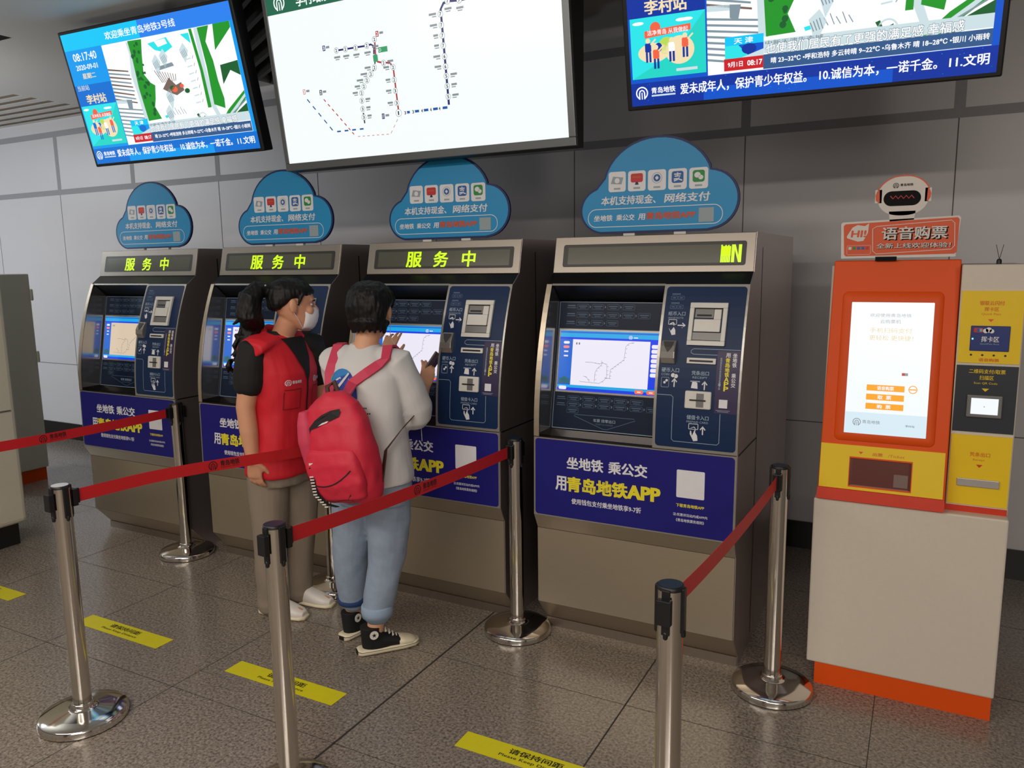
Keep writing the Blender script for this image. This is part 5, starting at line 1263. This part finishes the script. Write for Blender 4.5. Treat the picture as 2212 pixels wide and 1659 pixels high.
# white tee, loose
m = MB()
m.loft([(ctr(zz)+F2*q, R2*a, F2*b) for zz, a, b, q in ((.755, .172, .142, -.004), (.78, .173, .143, -.004), (.88, .166, .134, -.004), (1.00, .160, .124, -.004), (1.10, .162, .122, -.006), (1.19, .166, .116, -.008), (1.245, .146, .096, -.008), (1.285, .098, .074, -.008), (1.312, .068, .062, -.004), (1.325, .062, .058, 0))], TWH, 32, 2.4)
for s_, e_, e2 in ((sR, eR, eR.lerp(wR, .02)), (sL, eL, eL.lerp(wL, .02))):
    o = (s_-ctr(1.245)).normalized(); s0 = s_-o*.05
    limb(m, [s0, s_+o*.004, s_.lerp(e_, .45)+o*.008, s_.lerp(e_, .86)+o*.006, s_.lerp(e_, .92)+o*.004], [.070, .076, .080, .084, .080], TWH, 22)
ts = m.build('t_shirt', tp, remesh=.006, smooth=4, fold=folds(.007, 8.5, (1, 1, .7), 11))
bt = bvh_of(ts)
def tee_print(pts, mt, off):
    return [stick(bt, ctr(1.15)*0+V3(-2.075, -1.98, 0)+R2*a+Z*zz, F2, off) for a, zz in pts]
TB1 = mat('print_sea_blue', (46, 128, 196), .7, 0, .15, 12); TB2 = mat('print_deep_blue', (38, 62, 160), .7, 0, .08, 20); TGN = mat('print_green', (98, 150, 120), .7)
m = MB()
def fan(m, pts, mt, off):
    cx = sum(p[0] for p in pts)/len(pts); cz = sum(p[1] for p in pts)/len(pts); n = len(pts); q = [(cx, cz)]
    for s_ in (.5, 1): q += [(cx+(a-cx)*s_, cz+(b-cz)*s_) for a, b in pts]
    m.add(tee_print(q, mt, off), [(0, 1+i, 1+(i+1) % n) for i in range(n)]+[(1+i, 1+n+i, 1+n+(i+1) % n, 1+(i+1) % n) for i in range(n)], mt)
cx, cz = -.066, 1.118
fan(m, [(cx+.074*math.cos(R(q)), cz+.112*math.sin(R(q))) for q in range(0, 360, 15)], TB2, .003)
fan(m, [(cx+.074*math.cos(R(q)), cz+.112*math.sin(R(q))) for q in range(58, 185, 12)], TB1, .0045)
fan(m, [(cx+.072*math.cos(R(q)), cz+.110*math.sin(R(q))) for q in range(120, 185, 10)], TGN, .006)
m.add(tee_print([(cx-.060, cz+.012), (cx-.010, cz+.050), (cx+.030, cz+.098), (cx+.036, cz+.092), (cx-.004, cz+.040), (cx-.056, cz+.0)], TWH, .007), [(0, 1, 4, 5), (1, 2, 3, 4)], TWH)
m.build('chest_print', ts, label='round blue and green back print')
m = MB()
for (a0, zz, wd) in ((.028, 1.070, .030), (.020, 1.048, .052)):
    D = Decal(lambda a, b, off=0: Vector((a, b, off)))
    for k in range(int(wd/.008)): D.rect(a0+.008*k, zz, a0+.008*k+.005, zz+.006, BLACK)
    m.add(tee_print([(v[0], v[1]) for v in D.mb.v], BLACK, .003), D.mb.f, BLACK)
m.build('small_print', ts)
# jeans with rolled cuffs and a torn knee
m = MB()
m.loft([(ctr(zz)+F2*0, R2*a, F2*b) for zz, a, b in ((.66, .150, .112), (.72, .158, .122), (.80, .155, .120), (.90, .140, .108))], JEAN, 26, 2.3)
for h_, k_, a_ in ((hR, kR, aR), (hL, kL, aL)):
    limb(m, [h_-Z*.02, h_.lerp(k_, .5), k_, k_.lerp(a_, .45), k_.lerp(a_, .76)], [.098, .092, .080, .071, .062], JEAN, 22)
jn = m.build('jeans', tp, remesh=.006, smooth=3, fold=folds(.007, 9, (1, 1, .8), 20))
for k_, a_ in ((kR, aR), (kL, aL)):
    p0 = k_.lerp(a_, .80)+Z*.014
    m = MB(); m.lathe([(.056, -.024), (.066, -.022), (.0685, 0), (.0675, .022), (.064, .028), (.054, .026)], (p0.x, p0.y, p0.z+.004), JEAN2 if a_ is aR else JEAN3, 28); m.build('cuff', jn)
bj = bvh_of(jn)
m = MB(); c = V3(kR.x, kR.y, .50)
pp = [stick(bj, c+V3(0, 0, dz)+V3(.06, .06, 0)*q, V3(-.75, -.65, 0), .002) for q, dz in ((-.5, .0), (-.2, .018), (.3, .012), (.5, -.006), (.1, -.018), (-.3, -.014))]
m.add(pp, [tuple(range(6))], BLACK); m.build('tear', jn, label='torn knee opening')
# high top canvas shoes
for a_, f_ in ((aR, fR), (aL, fL)):
    r_ = f_.cross(Z); g = V3(a_.x, a_.y, 0)-f_*.012
    m = MB()
    m.loft([(g+f_*q+Z*zz, r_*w, f_*d) for zz, q, w, d in ((.020, .035, .036, .080), (.040, .022, .036, .070), (.060, .006, .035, .055), (.085, -.002, .036, .048), (.105, -.004, .038, .047), (.122, -.004, .040, .048))], SHB, 22, 2.4)
    m.loft([(g+f_*q+Z*zz, r_*w, Z*h) for q, zz, w, h in ((-.02, .045, .034, .030), (.03, .048, .036, .032), (.075, .042, .038, .026), (.115, .036, .041, .020))], SHB, 20, 2.5)
    sh = m.build('shoe', tp, remesh=.004, smooth=2, label='black high top canvas shoe')
    m = MB(); m.loft([(g+f_*q+Z*.0145, r_*w, Z*.0142) for q, w in ((-.068, .022), (-.055, .036), (0, .041), (.07, .044), (.13, .047), (.178, .041), (.200, .022))], RUB, 22, 3.2); so = m.build('sole', sh)
    m = MB(); m.loft([(g+f_*q+Z*.0200, r_*w, Z*.0018) for q, w in ((-.069, .0225), (-.056, .0366), (0, .0416), (.07, .0446), (.13, .0476), (.178, .0416), (.201, .0226))], SHB, 22, 3.2); m.build('stripe', sh)
    m = MB(); m.loft([(g+f_*q+Z*zz, r_*w, Z*h) for q, zz, w, h in ((.108, .036, .041, .021), (.135, .032, .0435, .019), (.165, .027, .040, .015), (.190, .024, .024, .010))], RUB, 20, 2.3); m.build('toe_cap', sh)
    m = MB()
    for i in range(6):
        t = i/5; q = .100-.078*t; zz = .058+.060*t; w = .018
        m.tube([g+f_*q-r_*w+Z*(zz-.004), g+f_*(q+.004)+Z*(zz+.006), g+f_*q+r_*w+Z*(zz-.004)], .0032, LAC, 8)
        if i < 5: m.tube([g+f_*q-r_*w+Z*(zz-.004), g+f_*(q-.014)+r_*w+Z*(zz+.010)], .003, LAC, 8)
    m.build('laces', sh)
    for k in (-1, 1):
        m = MB(); cc = g-f_*.002+r_*k*.0385+Z*.092; vs = [cc+f_*.019*math.cos(R(q))+Z*.019*math.sin(R(q)) for q in range(0, 360, 20)]; m.prism(vs, r_*k*.002, LAC)
        v2 = [cc+r_*k*.0024+f_*(.011 if q % 2 == 0 else .0045)*math.sin(R(36*q))+Z*(.011 if q % 2 == 0 else .0045)*math.cos(R(36*q)) for q in range(10)]; m.add([cc+r_*k*.0024]+v2, [(0, 1+i, 1+(i+1) % 10) for i in range(10)], BLACK)
        m.build('ankle_patch', sh, label='round white ankle patch with a star', fix=True)
    m = MB(); m.obox(g-f_*.0695+Z*.014, f_*.003, r_*.013, Z*.0085, BLACK); m.build('heel_tab', sh)
# earphone wire
m = MB(); m.tube([P2(.078, .012, .100), P2(.074, .030, .060), P2(.070, .045, .010), V3(-1.985, -1.87, 1.28), V3(-1.975, -1.82, 1.16), V3(-1.935, -1.80, .96), V3(-1.925, -1.81, .88)], .0014, LAC, 6); m.tube([P2(.079, .014, .104), P2(.080, .004, .098)], .005, LAC, 8); m.build('earphone', tp, label='thin white earphone wire')
# ---------------- phone in the right hand
ph = thing('phone', (-1.965, -1.655, 1.16), 'phone held in the raised right hand of the person in the white shirt', 'phone')
dd = V3(.30, .35, .62).normalized(); nn = V3(-.80, .10, .45); nn = (nn-dd*nn.dot(dd)).normalized(); ss = dd.cross(nn)
pc = V3(-1.985, -1.640, 1.185)
m = MB(); m.obox(pc, ss*.036, dd*.074, nn*.004, mat('phone_case', (88, 74, 72), .4)); m.build('case', ph, bevel=.003)
m = MB(); m.obox(pc+nn*.0043, ss*.033, dd*.069, nn*.0004, mat('phone_glass', (18, 18, 22), .1)); m.build('screen', ph)

# ---------------- backpack hanging from the shoulders
bp = thing('backpack', (-2.03, -2.26, .74), 'red backpack hanging low on the back of the person in the white shirt', 'backpack')
N2 = V3(.10, -.99, 0).normalized(); X2 = Z.cross(N2).normalized()   # outward, rightwards in view
if X2.x < 0: X2 = -X2
UP = (Z*.988-X2*.14+N2*.06).normalized(); X2 = (X2-UP*X2.dot(UP)).normalized(); N2 = X2.cross(UP).normalized()
if N2.y > 0: N2 = -N2
O = V3(-2.005, -2.245, .945)
B = lambda a, b, c: O+X2*a+UP*b+N2*c
m = MB()
m.loft([(B(a, b, c), X2*w, N2*d) for b, a, c, w, d in ((-.225, .012, .004, .090, .050), (-.215, .010, .004, .118, .068), (-.17, .006, .006, .140, .082), (-.08, 0, .008, .150, .088), (.02, -.004, .006, .148, .084), (.10, -.008, 0, .136, .074), (.165, -.010, -.008, .110, .058), (.200, -.010, -.014, .074, .040), (.214, -.008, -.016, .040, .022))], PACK, 32, 2.7)
bg_ = m.build('bag_body', bp, remesh=.006, smooth=3, fold=folds(.010, 10, (1, 1, .8), 31))
m = MB()
m.loft([(B(a, b, c), X2*w, N2*d) for b, a, c, w, d in ((-.205, .012, .062, .080, .020), (-.19, .010, .070, .108, .032), (-.13, .006, .080, .122, .042), (-.05, .0, .080, .124, .040), (.0, -.002, .074, .112, .030), (.015, -.002, .068, .09, .020))], PACK, 28, 2.8)
fp = m.build('front_pocket', bp, remesh=.005, smooth=3, fold=folds(.004, 16, (1, 1, 1), 40))
bb_ = bvh_of(bg_); bf_ = bvh_of(fp)
def bst(bv_, pts, w, mt, name, par, off=.002, t=None):
    m = MB(); vs = []; n = len(pts)
    for i, (a, b) in enumerate(pts):
        q0, q1 = pts[max(0, i-1)], pts[min(n-1, i+1)]; dx, dz = q1[0]-q0[0], q1[1]-q0[1]; L = math.hypot(dx, dz) or 1
        for s_ in (1, -1): vs.append(stick(bv_, B(a-dz/L*w/2*s_, b+dx/L*w/2*s_, .05), -N2, off))
    m.add(vs, [(2*i, 2*i+1, 2*i+3, 2*i+2) for i in range(n-1)], mt); return m.build(name, par)
bst(bb_, [(-.112, -.05), (-.112, -.01), (-.108, .03), (-.098, .065), (-.080, .096), (-.052, .120), (-.018, .138), (.02, .150), (.055, .152)], .010, PBL, 'zip', bg_)
m = MB(); vs = [stick(bb_, B(a, b, .05), -N2, .004) for a, b in ((-.082, .088), (-.052, .116), (-.018, .134), (.02, .146), (.060, .148), (.052, .128), (.012, .116), (-.036, .100))]; m.add(vs, [tuple(range(len(vs)))], PBL); m.build('open_mouth', bg_, label='dark gap where the zip is open')
m = MB(); vs = [stick(bb_, B(a, b, .05), -N2, .006) for a, b in ((-.04, .101), (-.018, .113), (.01, .118), (.004, .112))]; m.add(vs, [(0, 1, 2, 3)], WHT); m.build('paper', bg_)
bst(bf_, [(-.118+.004*i, -.060-.012*i) for i in range(5)]+[(-.10+.022*i, -.112-.010*i+.0016*i*i) for i in range(1, 10)], .005, PBL, 'pocket_zip', fp)
# flap and webbing on the left side, with a buckle
m = MB(); m.loft([(B(-.118+.0*b, b, .030), X2*w, N2*d) for b, w, d in ((-.075, .020, .036), (-.05, .036, .052), (.04, .040, .060), (.11, .036, .050), (.16, .020, .030))], PACK2, 22, 2.5); m.build('side_flap', bp, remesh=.005, smooth=3, fold=folds(.003, 14, (1, 1, 1), 50))
m = MB(); m.ribbon([B(-.075, -.062, .102), B(-.080, -.10, .118), B(-.078, -.15, .120), B(-.060, -.205, .098), B(-.045, -.235, .050)], X2, .022, .003, PBL)
wb = m.build('webbing', bp)
m = MB()
for i in range(12):
    b = -.085-.012*i; c = .118 if b > -.16 else .118-(-.16-b)*.45; a = -.079 if b > -.16 else -.079+(-.16-b)*.35
    m.obox(B(a, b, c+.006), X2*.0085, UP*.0022, N2*.0015, LAC)
m.build('stitching', wb)
m = MB(); m.obox(B(-.076, -.070, .108), X2*.016, UP*.022, N2*.007, PBL); m.build('buckle', wb, bevel=.004)
m = MB(); m.obox(B(-.076, -.040, .106), X2*.014, UP*.006, N2*.005, LAC); m.build('buckle_clip', wb)
m = MB(); vs = [stick(bf_, B(a, b, .05), -N2, .003) for a, b in ((-.01, -.198), (.050, -.192), (.075, -.165), (.068, -.200), (.03, -.208))]; m.add(vs, [tuple(range(5))], PBR); m.build('bottom_patch', fp)
m = MB(); m.tube([B(-.040, .195, -.03), B(-.045, .235, -.04), B(-.010, .250, -.045), B(.012, .205, -.03)], .010, PBR, 10); m.build('top_handle', bp)
sd_ = [X2]*8
m = MB()
rs = [B(.030, .185, -.035)]+[stick(bt, ctr(1.2)*0+V3(-2.075, -1.98, 0)+R2*a+Z*zz, F2, .010) for a, zz in ((-.010, 1.175), (.045, 1.215), (.085, 1.245), (.110, 1.268))]
top = V3(-1.985, -1.950, 1.345)
rs += [stick(bt, V3(-1.975, -1.965, 1.30), V3(0, 0, -1), .008), stick(bt, V3(-1.985, -1.925, 1.30), V3(0, 0, -1), .008), V3(-1.985, -1.865, 1.265), V3(-1.965, -1.855, 1.18), V3(-1.945, -1.870, 1.08)]
m.ribbon(rs, [X2, (X2+UP*-.7), (X2+UP*-.7), (X2+UP*-.6), X2, R2, R2, R2, R2, R2], .042, .010, PACK2); m.build('shoulder_strap', bp)
m = MB()
ls = [B(-.055, .185, -.035)]+[stick(bt, V3(-2.075, -1.98, 0)+R2*a+Z*zz, F2, .010) for a, zz in ((-.125, 1.16), (-.132, 1.21), (-.128, 1.245))]+[stick(bt, V3(-2.195, -2.02, 1.30), V3(0, 0, -1), .008), stick(bt, V3(-2.205, -1.98, 1.30), V3(0, 0, -1), .008), V3(-2.22, -1.90, 1.25)]
m.ribbon(ls, R2, .042, .010, PACK2); m.build('shoulder_strap', bp)
m = MB(); m.ribbon([V3(-1.875, -1.935, 1.02), V3(-1.868, -2.03, .985), V3(-1.880, -2.13, .915), B(.135, -.165, -.02)], UP.cross(N2)*.5+Z*.5, .026, .003, PBR); m.build('lower_strap', bp)
